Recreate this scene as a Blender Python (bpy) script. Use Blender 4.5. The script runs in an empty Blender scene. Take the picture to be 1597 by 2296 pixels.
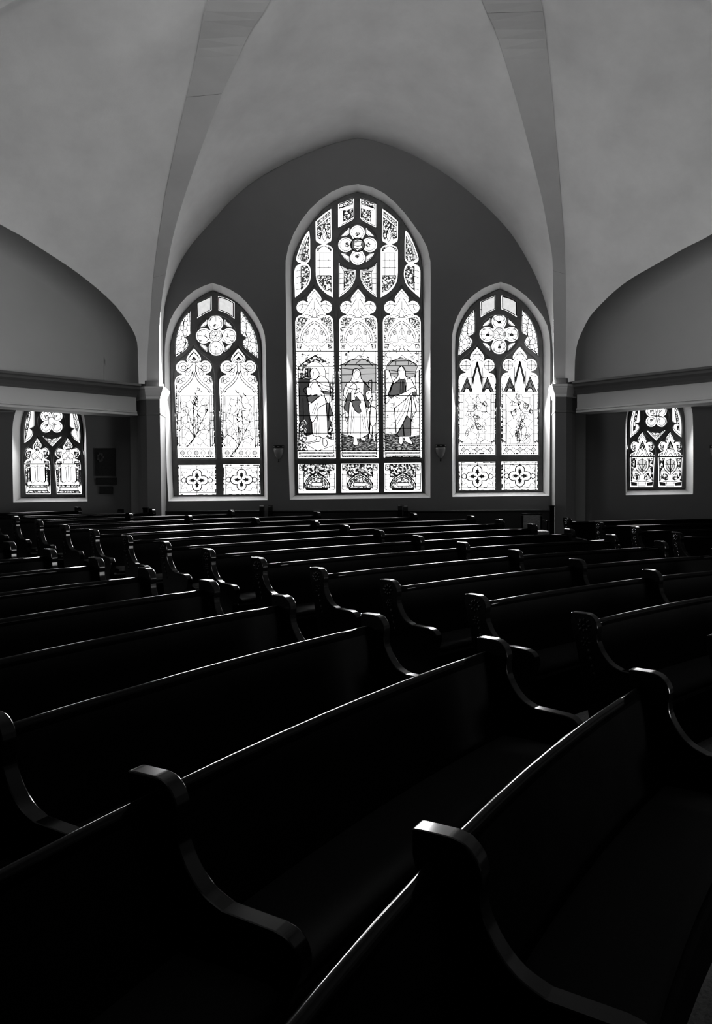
import bpy, bmesh, math, random
from math import sin, cos, pi, radians, hypot, atan2, degrees
from mathutils import Vector, Matrix
from mathutils.geometry import tessellate_polygon
random.seed(7)
SC = bpy.context.scene
COL = SC.collection

# ------------------------------------------------------------------ camera
W, H, F = 1597., 2296., 1724.
PITCH, ROLL, EYE = .0339, -.006, 1.887
cp, sp = cos(PITCH), sin(PITCH)
FW = Vector((0, cp, -sp)); U0 = Vector((0, sp, cp)); R0 = Vector((1, 0, 0))
RT = R0 * cos(ROLL) + U0 * sin(ROLL)
UP = U0 * cos(ROLL) - R0 * sin(ROLL)
EYEV = Vector((0, 0, EYE))
cd = bpy.data.cameras.new('camera'); cam = bpy.data.objects.new('camera', cd); COL.objects.link(cam)
cd.sensor_fit = 'VERTICAL'; cd.sensor_height = 36.; cd.lens = F * 36. / H
cd.clip_start = .05; cd.clip_end = 200
cam.matrix_world = Matrix(((RT.x, UP.x, -FW.x, 0), (RT.y, UP.y, -FW.y, 0), (RT.z, UP.z, -FW.z, EYE), (0, 0, 0, 1)))
SC.camera = cam

# ------------------------------------------------------------------ world, exposure
wd = bpy.data.worlds.new('world'); SC.world = wd; wd.use_nodes = True
wd.node_tree.nodes['Background'].inputs[0].default_value = (1, 1, 1, 1)
wd.node_tree.nodes['Background'].inputs[1].default_value = .0
SC.view_settings.view_transform = 'Standard'; SC.view_settings.look = 'None'
SC.view_settings.gamma = 1; SC.view_settings.use_curve_mapping = False
SC.view_settings.exposure = 0.0
GLOW = 3.0            # daylight in the stained glass

def lamp(name, loc, target, sx, sy, power, spread=180):
    l = bpy.data.lights.new(name, 'AREA'); l.shape = 'RECTANGLE'; l.size = sx; l.size_y = sy; l.energy = power; l.spread = math.radians(spread)
    o = bpy.data.objects.new(name, l); COL.objects.link(o); o.location = loc
    o.rotation_euler = (Vector(target) - Vector(loc)).to_track_quat('-Z', 'Y').to_euler()
    return o
# daylight falling in through the five stained glass windows
DAY = 80.
for nm_, x_, z_, sx_, sz_ in (('middle', .07, 4.35, 2.5, 5.6), ('left', -2.86, 3.55, 1.7, 3.9), ('right', 2.93, 3.6, 1.7, 3.9), ('left_aisle', -6.15, 2.75, 1.2, 1.7), ('right_aisle', 6.1, 2.8, 1.15, 1.7)):
    lamp('daylight_' + nm_, (x_, 15.90, z_), (x_, 0, z_ - 8.5), sx_, sz_, DAY * (1.0 if nm_ == 'middle' else .4 if 'aisle' in nm_ else 1.6) * sx_ * sz_, 125)
# fill lamps added out of view to brighten vault and lunettes, standing for daylight
lamp('rear_fill', (0, -3.6, 6.2), (0, 8.5, 10.6), 5, 2.0, 130, 50)
lamp('left_fill', (-11.0, 4.0, 1.6), (7.4, 11.2, 3.7), 7, 2.8, 172, 38)
lamp('right_fill', (11.0, 4.0, 1.6), (-7.4, 11.2, 3.7), 7, 2.8, 188, 38)

# ------------------------------------------------------------------ materials (all grey: the photograph is black and white)
def new_mat(name):
    m = bpy.data.materials.new(name); m.use_nodes = True
    nt = m.node_tree; b = nt.nodes['Principled BSDF']
    return m, nt, b
def noise(nt, scale, detail=4, rough=.6, src='Object', stretch=None):
    tc = nt.nodes.new('ShaderNodeTexCoord'); n = nt.nodes.new('ShaderNodeTexNoise')
    n.inputs['Scale'].default_value = scale; n.inputs['Detail'].default_value = detail; n.inputs['Roughness'].default_value = rough
    if stretch:
        mp = nt.nodes.new('ShaderNodeMapping'); mp.inputs['Scale'].default_value = stretch
        nt.links.new(tc.outputs[src], mp.inputs[0]); nt.links.new(mp.outputs[0], n.inputs[0])
    else: nt.links.new(tc.outputs[src], n.inputs[0])
    return n
def ramp(nt, fac, stops):
    r = nt.nodes.new('ShaderNodeValToRGB'); e = r.color_ramp.elements
    while len(e) < len(stops): e.new(.5)
    for i, (p, v) in enumerate(stops): e[i].position = p; e[i].color = (v, v, v, 1)
    nt.links.new(fac, r.inputs[0]); return r
def plaster(name, base, var=.12, bump=.12):
    m, nt, b = new_mat(name)
    n = noise(nt, 1.1, 6, .62); r = ramp(nt, n.outputs[0], [(.3, base * (1 - var)), (.7, base)])
    nt.links.new(r.outputs[0], b.inputs['Base Color']); b.inputs['Roughness'].default_value = .9
    b.inputs['Specular IOR Level'].default_value = .15
    n2 = noise(nt, 55, 5, .7); bp = nt.nodes.new('ShaderNodeBump'); bp.inputs['Strength'].default_value = bump; bp.inputs['Distance'].default_value = .01
    nt.links.new(n2.outputs[0], bp.inputs['Height']); nt.links.new(bp.outputs[0], b.inputs['Normal'])
    return m
M = {}
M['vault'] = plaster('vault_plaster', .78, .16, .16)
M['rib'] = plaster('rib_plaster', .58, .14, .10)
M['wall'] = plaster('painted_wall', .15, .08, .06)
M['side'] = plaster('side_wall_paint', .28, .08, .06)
M['trim'] = plaster('cream_trim', .72, .06, .03)
M['dark_trim'] = plaster('dark_moulding', .05, .15, .03)
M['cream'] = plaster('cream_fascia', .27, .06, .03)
def wood(name, base, rough, spec=.5, coat=0.):
    m, nt, b = new_mat(name)
    n = noise(nt, 6, 5, .6, stretch=(1, 1, 9)); r = ramp(nt, n.outputs[0], [(.3, base * .6), (.7, base * 1.3)])
    nt.links.new(r.outputs[0], b.inputs['Base Color'])
    r2 = ramp(nt, n.outputs[0], [(.3, rough), (.8, rough * 1.35)]); nt.links.new(r2.outputs[0], b.inputs['Roughness'])
    b.inputs['Specular IOR Level'].default_value = spec; b.inputs['Coat Weight'].default_value = coat; b.inputs['Coat Roughness'].default_value = .18
    return m
def varnish(name, base, rough, ior):
    m, nt, b = new_mat(name)
    n = noise(nt, 5, 5, .6); r = ramp(nt, n.outputs[0], [(.3, base * .6), (.7, base * 1.3)])
    nt.links.new(r.outputs[0], b.inputs['Base Color']); b.inputs['Roughness'].default_value = rough; b.inputs['IOR'].default_value = ior
    return m
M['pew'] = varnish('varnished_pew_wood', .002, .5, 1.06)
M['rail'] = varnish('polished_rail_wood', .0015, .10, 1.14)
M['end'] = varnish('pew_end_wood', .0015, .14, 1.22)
M['tracery'] = varnish('tracery_wood', .075, .35, 1.45)
M['panel'] = wood('wainscot_wood', .008, .45, .3)
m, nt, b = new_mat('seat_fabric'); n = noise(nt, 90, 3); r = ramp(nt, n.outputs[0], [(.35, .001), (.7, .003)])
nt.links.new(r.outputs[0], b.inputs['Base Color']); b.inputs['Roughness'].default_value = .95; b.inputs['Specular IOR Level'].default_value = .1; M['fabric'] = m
m, nt, b = new_mat('chair_upholstery'); n = noise(nt, 25, 5, .7, stretch=(1, 1, 3)); r = ramp(nt, n.outputs[0], [(.35, .05), (.7, .16)])
nt.links.new(r.outputs[0], b.inputs['Base Color']); b.inputs['Roughness'].default_value = .9; M['chair'] = m
m, nt, b = new_mat('carpet'); n = noise(nt, 60, 6, .8); r = ramp(nt, n.outputs[0], [(.35, .022), (.65, .06)])
nt.links.new(r.outputs[0], b.inputs['Base Color']); b.inputs['Roughness'].default_value = 1; b.inputs['Specular IOR Level'].default_value = .05; M['carpet'] = m
m, nt, b = new_mat('bronze_plaque'); n = noise(nt, 30, 4); r = ramp(nt, n.outputs[0], [(.3, .006), (.7, .02)])
nt.links.new(r.outputs[0], b.inputs['Base Color']); b.inputs['Roughness'].default_value = .5; b.inputs['Metallic'].default_value = .3; M['plaque'] = m
m, nt, b = new_mat('dark_iron'); b.inputs['Base Color'].default_value = (.01, .01, .01, 1); b.inputs['Metallic'].default_value = .8; b.inputs['Roughness'].default_value = .35; M['iron'] = m
m, nt, b = new_mat('sconce_glass'); b.inputs['Base Color'].default_value = (.2, .2, .2, 1); b.inputs['Roughness'].default_value = .25; M['shade'] = m
m, nt, b = new_mat('paper'); b.inputs['Base Color'].default_value = (.7, .7, .7, 1); M['paper'] = m
m, nt, b = new_mat('lead'); b.inputs['Base Color'].default_value = (.004, .004, .004, 1); b.inputs['Roughness'].default_value = .8; b.inputs['Specular IOR Level'].default_value = .1; M['lead'] = m
def glass(name, level, lo=.85, scale=9, stretch=None, stops=None):
    m, nt, b = new_mat(name)
    b.inputs['Base Color'].default_value = (.02, .02, .02, 1); b.inputs['Roughness'].default_value = .3
    n = noise(nt, scale, 4, .6, stretch=stretch)
    st = stops or [(.3, lo), (.7, 1.0)]
    r = ramp(nt, n.outputs[0], st)
    mu = nt.nodes.new('ShaderNodeMath'); mu.operation = 'MULTIPLY'; mu.inputs[1].default_value = level
    nt.links.new(r.outputs[0], mu.inputs[0]); b.inputs['Emission Color'].default_value = (1, 1, 1, 1)
    nt.links.new(mu.outputs[0], b.inputs['Emission Strength'])
    return m
M['g_white'] = glass('glass_white', GLOW, .8)
M['g_pale'] = glass('glass_pale', .82, .82, 14)
M['g_sky'] = glass('glass_sky', .56, .86, 10, (1, 1, 4))
M['g_grey'] = glass('glass_grey', .16, .55, 18, (4, 1, 1))
M['g_dark'] = glass('glass_dark', .05, .3, 24, (5, 1, .7))
M['g_black'] = glass('glass_black', .006, .3, 24)
M['g_mosaic'] = glass('glass_mosaic', 1.4, 0, 34, None, [(.0, .0), (.47, .01), (.54, .9), (1, 1.0)])
M['g_leaf'] = glass('glass_foliage', 1.4, 0, 22, None, [(.0, .0), (.50, .005), (.54, .9), (1, 1.0)])
M['g_rock'] = glass('glass_rock', 1.2, 0, 13, (1, 1, 3), [(.0, .02), (.36, .04), (.43, .9), (1, 1.0)])
M['g_ground'] = glass('glass_ground', .9, 0, 16, (1, 1, 4), [(.0, .0), (.50, .01), (.60, .7), (1, 1.0)])

# ------------------------------------------------------------------ helpers
def P(px, py, Y):                       # point of the upright plane at depth Y seen at a photograph pixel
    d = RT * ((px - W / 2) / F) - UP * ((py - H / 2) / F) + FW
    return EYEV + d * (Y / d.y)
def Pv(px, py, A, B):                   # same for the upright plane through plan points A and B
    d = RT * ((px - W / 2) / F) - UP * ((py - H / 2) / F) + FW
    n = Vector((-(B[1] - A[1]), B[0] - A[0]))
    s = (A[0] * n.x + A[1] * n.y) / (d.x * n.x + d.y * n.y)
    return EYEV + d * s
def link(name, me, mat=None, parent=None, loc=None, smooth=False):
    o = bpy.data.objects.new(name, me); COL.objects.link(o)
    if mat is not None:
        me.materials.clear(); me.materials.append(mat)
    if parent is not None: o.parent = parent
    if loc is not None: o.location = loc
    if smooth:
        for p in me.polygons: p.use_smooth = True
    return o
def mesh(name, verts, faces, mat=None, parent=None, loc=None, smooth=False, fix=True):
    me = bpy.data.meshes.new(name); me.from_pydata([tuple(v) for v in verts], [], faces); me.validate()
    if fix:
        bm = bmesh.new(); bm.from_mesh(me); bmesh.ops.recalc_face_normals(bm, faces=bm.faces); bm.to_mesh(me); bm.free()
    me.update()
    return link(name, me, mat, parent, loc, smooth)
def empty(name, loc, rz=0, parent=None):
    o = bpy.data.objects.new(name, None); COL.objects.link(o); o.location = loc; o.rotation_euler = (0, 0, rz); o.empty_display_size = .1
    if parent is not None: o.parent = parent
    return o
def tag(o, label=None, cat=None, group=None, kind=None):
    if label: o['label'] = label
    if cat: o['category'] = cat
    if group: o['group'] = group
    if kind: o['kind'] = kind
    return o
def catmull(pts, n=6, closed=False):
    out = []; N = len(pts)
    rng = range(N if closed else N - 1)
    for i in rng:
        g = (lambda k: pts[k % N]) if closed else (lambda k: pts[min(max(k, 0), N - 1)])
        p0, p1, p2, p3 = (Vector(g(i + k)) for k in (-1, 0, 1, 2))
        for j in range(n):
            t = j / n
            out.append(.5 * ((2 * p1) + (p2 - p0) * t + (2 * p0 - 5 * p1 + 4 * p2 - p3) * t * t + (3 * p1 - p0 - 3 * p2 + p3) * t ** 3))
    if not closed: out.append(Vector(pts[-1]))
    return out
def resample(pts, n):
    pts = [Vector(p) for p in pts]; L = [0]
    for a, b in zip(pts, pts[1:]): L.append(L[-1] + (b - a).length)
    out = []; j = 0
    for i in range(n):
        s = L[-1] * i / (n - 1)
        while j < len(pts) - 2 and L[j + 1] < s: j += 1
        t = (s - L[j]) / max(L[j + 1] - L[j], 1e-9); out.append(pts[j].lerp(pts[j + 1], min(max(t, 0), 1)))
    return out
def loft(curves, closed=False):
    n = len(curves[0]); v = [p for c in curves for p in c]; f = []
    for i in range(len(curves) - 1):
        for j in range(n - (0 if closed else 1)):
            k = (j + 1) % n
            f.append((i * n + j, i * n + k, (i + 1) * n + k, (i + 1) * n + j))
    return v, f
def box(bm, x0, x1, y0, y1, z0, z1):
    v = [bm.verts.new((x, y, z)) for x in (x0, x1) for y in (y0, y1) for z in (z0, z1)]
    for q in ((0, 1, 3, 2), (4, 6, 7, 5), (0, 4, 5, 1), (2, 3, 7, 6), (0, 2, 6, 4), (1, 5, 7, 3)): bm.faces.new([v[i] for i in q])
def bm_obj(name, bm, mat, parent=None, loc=None, smooth=False, bevel=0):
    if bevel: bmesh.ops.bevel(bm, geom=list(bm.edges), offset=bevel, segments=2, affect='EDGES', profile=.5)
    bmesh.ops.recalc_face_normals(bm, faces=bm.faces)
    me = bpy.data.meshes.new(name); bm.to_mesh(me); bm.free()
    return link(name, me, mat, parent, loc, smooth)
def box_obj(name, b, mat, parent=None, bevel=0):
    bm = bmesh.new(); box(bm, *b); return bm_obj(name, bm, mat, parent, bevel=bevel)
def prism(name, pts, depth, mat, parent=None, axis=Vector((0, 1, 0))):     # planar polygon (3-D points) pushed back by depth
    n = len(pts); tri = tessellate_polygon([pts])
    v = list(pts) + [p + axis * depth for p in pts]
    f = [tuple(t) for t in tri] + [tuple(i + n for i in reversed(t)) for t in tri] + [(i, (i + 1) % n, n + (i + 1) % n, n + i) for i in range(n)]
    return mesh(name, v, f, mat, parent)
def filled(name, loops, extrude, bevel, mat, Y, parent=None):              # outline with holes, lying in the plane Y (loops of X,Z), front face at Y
    cu = bpy.data.curves.new(name, 'CURVE'); cu.dimensions = '2D'; cu.fill_mode = 'BOTH'; cu.extrude = extrude; cu.bevel_depth = bevel; cu.bevel_resolution = 1; cu.offset = -bevel
    for lp in loops:
        s = cu.splines.new('POLY'); s.points.add(len(lp) - 1); s.use_cyclic_u = True
        for q, p in zip(s.points, lp): q.co = (p[0], p[1], 0, 1)
    t = bpy.data.objects.new('tmp', cu); COL.objects.link(t)
    dg = bpy.context.evaluated_depsgraph_get(); me = bpy.data.meshes.new_from_object(t.evaluated_get(dg))
    bpy.data.objects.remove(t); bpy.data.curves.remove(cu)
    me.name = name
    for v in me.vertices: x, y, z = v.co; v.co = (x, Y + (extrude + bevel) - z, y)
    me.update()
    return link(name, me, mat, parent)
def xz(pts): return [(p.x, p.z) for p in pts]

# ------------------------------------------------------------------ room shell
WY = 15.6                                    # face of the window wall
CC = Vector((10.521, -3.844)); RR0, DR, SL = 12.732, .9, .0426   # pew centre, first radius, row spacing, floor slope
def zfloor(x, y): return max(SL * (hypot(x - CC.x, y - CC.y) - RR0), -.1)
XL, XR, YB = -11.6, 11.6, -4.0
nx, ny = 60, 62
v = []; f = []
for j in range(ny + 1):
    for i in range(nx + 1):
        x = XL - .2 + (XR - XL + .4) * i / nx; y = YB - .2 + (16 - YB + .2) * j / ny; v.append((x, y, zfloor(x, y)))
for j in range(ny):
    for i in range(nx):
        a = j * (nx + 1) + i; f.append((a, a + 1, a + nx + 2, a + nx + 1))
fl = mesh('floor', v, f, M['carpet'], smooth=True)
tag(fl, 'dim carpeted floor sloping gently up towards the window wall', 'floor', kind='structure')

# window outlines: zoom origin, zoom scale, outer (wall face) and inner (tracery) halves from lower left to apex to lower right
WIN = {
 1: dict(o=(620, 400), s=370 / 1597,
   outL=[(130, 3109), (112, 2500), (100, 1726), (92, 1200), (88, 850), (100, 720), (150, 570), (230, 420), (350, 270), (500, 150), (640, 80), (790, 57)],
   outR=[(790, 57), (930, 85), (1080, 170), (1230, 320), (1350, 480), (1430, 600), (1480, 730), (1492, 850), (1492, 1200), (1490, 1726), (1490, 2500), (1490, 3089)],
   inL=[(185, 3064), (175, 2500), (166, 1726), (154, 1200), (150, 850), (170, 730), (240, 580), (340, 425), (455, 290), (560, 215), (660, 165), (785, 128)],
   inR=[(785, 128), (930, 170), (1040, 230), (1140, 310), (1240, 430), (1330, 580), (1395, 730), (1415, 850), (1418, 1200), (1422, 1726), (1428, 2500), (1432, 3044)]),
 2: dict(o=(340, 620), s=300 / 1325,
   outL=[(168, 2225), (150, 1900), (138, 1400), (132, 1000), (132, 700), (148, 560), (185, 430), (260, 300), (380, 170), (500, 100), (603, 63)],
   outR=[(603, 63), (700, 95), (850, 170), (960, 280), (1060, 420), (1115, 550), (1130, 700), (1135, 1000), (1140, 1400), (1145, 1900), (1148, 2215)],
   inL=[(218, 2175), (205, 1900), (192, 1400), (184, 1000), (180, 720), (200, 600), (240, 480), (310, 360), (400, 260), (500, 185), (605, 138)],
   inR=[(605, 138), (720, 185), (850, 265), (950, 370), (1030, 490), (1075, 610), (1085, 720), (1090, 1000), (1096, 1400), (1104, 1900), (1110, 2172)]),
 3: dict(o=(980, 620), s=300 / 1325,
   outL=[(153, 2182), (151, 1900), (150, 1400), (148, 1000), (148, 640), (165, 500), (220, 360), (300, 240), (420, 140), (530, 85), (632, 55)],
   outR=[(632, 55), (740, 90), (880, 190), (990, 310), (1070, 430), (1110, 550), (1122, 700), (1122, 1000), (1120, 1400), (1117, 1900), (1115, 2170)],
   inL=[(195, 2140), (192, 1900), (190, 1400), (190, 1000), (190, 640), (210, 520), (270, 390), (350, 280), (450, 200), (540, 155), (622, 120)],
   inR=[(622, 120), (720, 160), (850, 250), (950, 370), (1020, 500), (1046, 620), (1052, 700), (1053, 1000), (1052, 1400), (1051, 1900), (1050, 2130)]),
 4: dict(o=(0, 820), s=340 / 1597,
   outL=[(140, 1440), (134, 1150), (132, 900), (133, 640), (158, 500), (200, 400), (270, 290), (350, 200), (440, 130), (520, 95)],
   outR=[(520, 95), (620, 140), (710, 210), (790, 310), (850, 420), (893, 560), (905, 700), (909, 900), (915, 1150), (922, 1428)],
   inL=[(215, 1390), (213, 1150), (212, 900), (215, 640), (238, 520), (280, 420), (340, 310), (430, 220), (530, 150)],
   inR=[(530, 150), (640, 215), (720, 300), (780, 390), (830, 490), (858, 600), (866, 700), (874, 900), (880, 1150), (886, 1382)]),
 5: dict(o=(1260, 820), s=337 / 1597,
   outL=[(680, 1375), (678, 1150), (677, 900), (683, 560), (715, 440), (770, 330), (850, 230), (940, 150), (1020, 110)],
   outR=[(1020, 110), (1110, 150), (1200, 215), (1290, 300), (1355, 390), (1388, 490), (1395, 640), (1397, 900), (1397, 1150), (1395, 1365)],
   inL=[(710, 1320), (706, 1150), (705, 900), (710, 580), (735, 460), (790, 350), (860, 260), (930, 200), (1010, 165)],
   inR=[(1010, 165), (1090, 200), (1160, 260), (1230, 330), (1280, 420), (1306, 530), (1313, 640), (1318, 900), (1320, 1150), (1320, 1310)]),
}
YF = WY + .34                                # front of the tracery
YG = YF + .062                               # front of the glass
def zp(w, q, Y):
    d = WIN[w]; return P(d['o'][0] + q[0] * d['s'], d['o'][1] + q[1] * d['s'], Y)
def halfcurve(w, key, Y, n=26): return resample(catmull([zp(w, q, Y) for q in WIN[w][key]], 6), n)
loops = [[(XL - .2, -.5), (XR + .2, -.5), (XR + .2, 10.2), (XL - .2, 10.2)]]
for w in WIN:
    oL, oR = halfcurve(w, 'outL', WY), halfcurve(w, 'outR', WY); iL, iR = halfcurve(w, 'inL', YF), halfcurve(w, 'inR', YF)
    WIN[w]['outer'] = oL + oR[1:]; WIN[w]['inner'] = iL + iR[1:]
    loops.append(xz(WIN[w]['outer']))
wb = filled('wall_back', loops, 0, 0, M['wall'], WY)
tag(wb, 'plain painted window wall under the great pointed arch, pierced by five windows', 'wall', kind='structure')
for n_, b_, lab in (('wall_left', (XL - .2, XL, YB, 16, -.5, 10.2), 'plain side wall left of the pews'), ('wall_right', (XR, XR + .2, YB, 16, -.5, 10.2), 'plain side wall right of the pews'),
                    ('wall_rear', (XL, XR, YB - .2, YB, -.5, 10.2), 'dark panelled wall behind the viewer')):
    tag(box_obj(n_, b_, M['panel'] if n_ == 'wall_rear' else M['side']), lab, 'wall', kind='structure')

# splayed reveals of the windows
def band_between(c0, c1): return loft([c0, c1], closed=True)
def reveal(w):
    a, b_ = WIN[w]['outer'], WIN[w]['inner']
    v, f = band_between(a, [p + Vector((0, .06, 0)) for p in b_]); return v, f

# ------------------------------------------------------------------ piers, ribs and vault
PL, PR = (-4.02, 15.05), (4.02, 15.05)
VC = (.4, 8.5)
Li = [(605, 0), (560, 70), (523, 150), (490, 225), (462, 300), (437, 370), (413, 440), (389, 524), (373.5, 603), (363, 666), (358, 724), (356, 782), (357, 861)]
Lo = [(465, 0), (442, 110), (421, 205), (399, 300), (382, 380), (369.5, 440), (361.6, 492.6), (352.4, 550.5), (343, 629), (338, 698), (332.7, 769), (329.5, 821), (329, 861)]
Ri = [(1082, 0), (1113, 70), (1138, 150), (1160, 225), (1180, 300), (1198, 370), (1215, 440), (1227, 502.7), (1238.8, 575.8), (1246.6, 649), (1249, 701), (1249, 779), (1247, 858)]
Ro = [(1213, 0), (1226, 100), (1237, 200), (1246, 300), (1253, 380), (1257.8, 440), (1263, 502.7), (1267.5, 575.8), (1269.6, 649), (1270, 701), (1268.8, 779), (1267.5, 858)]
APEX = 9.35
def ribcurve(cv, A, B, n=60):
    q = [Pv(x, y, A, B) for x, y in cv][::-1]
    # keep a steady course along the rib: distance from the pier only grows
    A2 = Vector(A); S = [max((Vector((p.x, p.y)) - A2).length, 0) for p in q]
    end = Vector((B[0], B[1], APEX)); L = (Vector(B) - A2).length
    d = (Vector(B) - A2).normalized(); out = []; smin = .02
    for p, s in zip(q, S):
        if s < smin: s = smin
        smin = s + .02
        xy = A2 + d * s; out.append(Vector((xy.x, xy.y, p.z)))
    last = out[-1]; sl = smin
    for t in (.4, .75, 1.0):
        s = sl + (L - sl) * t; xy = A2 + d * s
        out.append(Vector((xy.x, xy.y, last.z + (APEX - last.z) * (1 - (1 - t) ** 2))))
    return resample(catmull(out, 5), n)
rLi = ribcurve(Li, (-3.86, 15.08), VC); rRi = ribcurve(Ri, (3.90, 15.08), VC)
def pix(p):                                  # photograph row of a point
    d = p - EYEV; return H / 2 - F * d.dot(UP) / d.dot(FW)
def partner(cv, inner, wend, n=60):           # outer edge of a rib: level with its inner edge, so the soffit faces the nave squarely
    tab = sorted((pix(p), p.y) for p in inner if pix(p) > -60)
    def yat(py):
        for (a, ya), (b_, yb) in zip(tab, tab[1:]):
            if a <= py <= b_: return ya + (yb - ya) * (py - a) / max(b_ - a, 1e-6)
        return tab[-1][1] if py > tab[-1][0] else tab[0][1]
    out = [P(x, y, yat(y)) for x, y in cv][::-1]
    e = Vector((VC[0] + wend, VC[1], APEX)); last = out[-1]
    for t in (.4, .75, 1.0): q = last.lerp(e, t); q.z = last.z + (APEX - last.z) * (1 - (1 - t) ** 2); out.append(q)
    return resample(catmull(out, 5), n)
rLo = partner(Lo, rLi, -1.0); rRo = partner(Ro, rRi, .9)
AL, BL = (-4.19, 14.95), (-11.26, 7.88)         # left transept line, 45 degrees
AR, BR = (4.24, 14.95), (11.26, 7.93)
SLo = [(0, 503), (39.5, 524), (79, 549), (118, 574), (163, 604), (200, 632), (234, 661), (263, 690), (284, 719), (300, 745), (310, 771), (315.6, 800), (317, 834), (317.5, 861)]
SRo = [(1597, 525), (1551, 548), (1506, 573), (1462, 598), (1415, 625), (1378, 653), (1347, 683), (1323.6, 709), (1308, 738), (1296, 766), (1291, 792.5), (1289, 818.6), (1288.6, 855)]
def side_arch(cv, A, B):
    q = [Pv(x, y, A, B) for x, y in cv][::-1]
    A2 = Vector(A); d = (Vector(B) - A2).normalized(); L = (Vector(B) - A2).length
    pts = []; smin = 0
    for p in q:
        s = max((Vector((p.x, p.y)) - A2).dot(d), smin); smin = s + .005; pts.append((s, p.z))
    z1 = pts[-1][1]; s1 = pts[-1][0]; ap = L / 2
    if s1 < ap: pts.append((ap, z1 + (ap - s1) * .34))
    full = pts + [(L - s, z) for s, z in reversed(pts[:-1])]
    return resample(catmull([Vector((A2.x + d.x * s, A2.y + d.y * s, z)) for s, z in full], 5), 100), d
archL, dL = side_arch(SLo, AL, BL); archR, dR = side_arch(SRo, AR, BR)
WA = [(366, 862), (365.5, 800), (365, 760), (366, 722), (372, 672), (394.6, 607), (420, 562), (445, 530), (478, 494), (520, 448), (575, 403), (650.5, 361), (738, 325), (800, 309),
      (847, 318), (925, 347), (1019, 404), (1097, 470), (1150, 529), (1191, 598), (1212, 645), (1225, 684), (1234, 725), (1239, 774), (1240.5, 815), (1241, 860)]
wallArch = [P(x, y, WY) for x, y in WA]
wl = resample(catmull(wallArch[:14], 5), 60); wr = resample(catmull(wallArch[13:], 5), 60)[::-1]
def web(c0, c1, n=14, bulge=.25):
    rows = []
    for i in range(n + 1):
        t = i / n; row = []
        for k, (a, b_) in enumerate(zip(c0, c1)):
            p = a.lerp(b_, t); p.z += bulge * (1 - math.exp(-9 * t)) * (1 - t) * (a - b_).length; row.append(p)
        rows.append(row)
    return loft(rows)
def vault(name, pieces, mat, lab, smooth=True):
    v = []; f = []
    for pv, pf in pieces:
        o = len(v); v += pv; f += [tuple(i + o for i in q) for q in pf]
    ob = mesh(name, v, f, mat, smooth=smooth); return tag(ob, lab, 'ceiling', kind='structure')
# the web over the window wall: both halves meet on a soft ridge
c0 = wl + wr[::-1][1:]; c1 = rLi + rRi[::-1][1:]
vault('ceiling', [web(c0, c1, 22, -.03)], M['vault'], 'pale plaster vault web rising from the arch over the three tall windows')
def rib2(A2, B, n=60):                       # far ribs, outside the picture
    out = []
    for i in range(n):
        t = i / (n - 1); out.append(Vector((A2[0] + (B[0] - A2[0]) * t, A2[1] + (B[1] - A2[1]) * t, 3.8 + (APEX - 3.8) * (1 - (1 - t) ** 3.2))))
    return out
farL, farR = rib2(BL, VC), rib2(BR, VC)
def side_web(arch, near, far): return web(arch, resample(near, 50) + resample(far[::-1], 51)[1:], 14, .012)
vault('ceiling_left', [side_web(archL, rLo, farL)], M['vault'], 'pale plaster vault web on the left, above the shaded side arch')
vault('ceiling_right', [side_web(archR, rRo, farR)], M['vault'], 'pale plaster vault web on the right, above the shaded side arch')
rear = [[Vector((p.x, p.y, p.z)) for p in farL + farR[::-1][1:]]]
rear.append([Vector((p.x * 1.02, YB, p.z)) for p in rear[0]])
vault('ceiling_rear', [loft(rear)], M['vault'], 'plain plaster vault behind the viewer')
# flat rib bands with a little thickness and open joints between their blocks
for name, a, b_, lab, up in (('trim_1', rLi, rLo, 'broad flat rib curving up from the left pier', 1), ('trim_2', rRi, rRo, 'broad flat rib curving up from the right pier', 1)):
    root = empty(name, (a[0].x, a[0].y, a[0].z)); tag(root, lab, 'rib', kind='structure')
    marks = (208, 303, 620) if a is rLi else (28, 229, 600)
    cuts = sorted({0, 59} | {min(range(1, 58), key=lambda i: abs(pix(a[i]) - m_)) for m_ in marks} | {55})
    for s, e in zip(cuts, cuts[1:]):
        dz = Vector((0, 0, .02)); jit = random.uniform(0, .004)
        A_ = [a[i] - dz for i in range(s, e + 1)]; B_ = [b_[i] - dz for i in range(s, e + 1)]
        A_[-1] = A_[-1].lerp(A_[-2], .012); B_[-1] = B_[-1].lerp(B_[-2], .012)
        vv, ff = loft([[p + Vector((0, 0, .12)) for p in A_], A_, B_, [p + Vector((0, 0, .12)) for p in B_]])
        ob = mesh('rib_block', [p - Vector(root.location) + Vector((0, 0, -jit)) for p in vv], ff, M['rib'], root)
        for p in ob.data.polygons: p.use_smooth = False

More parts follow.
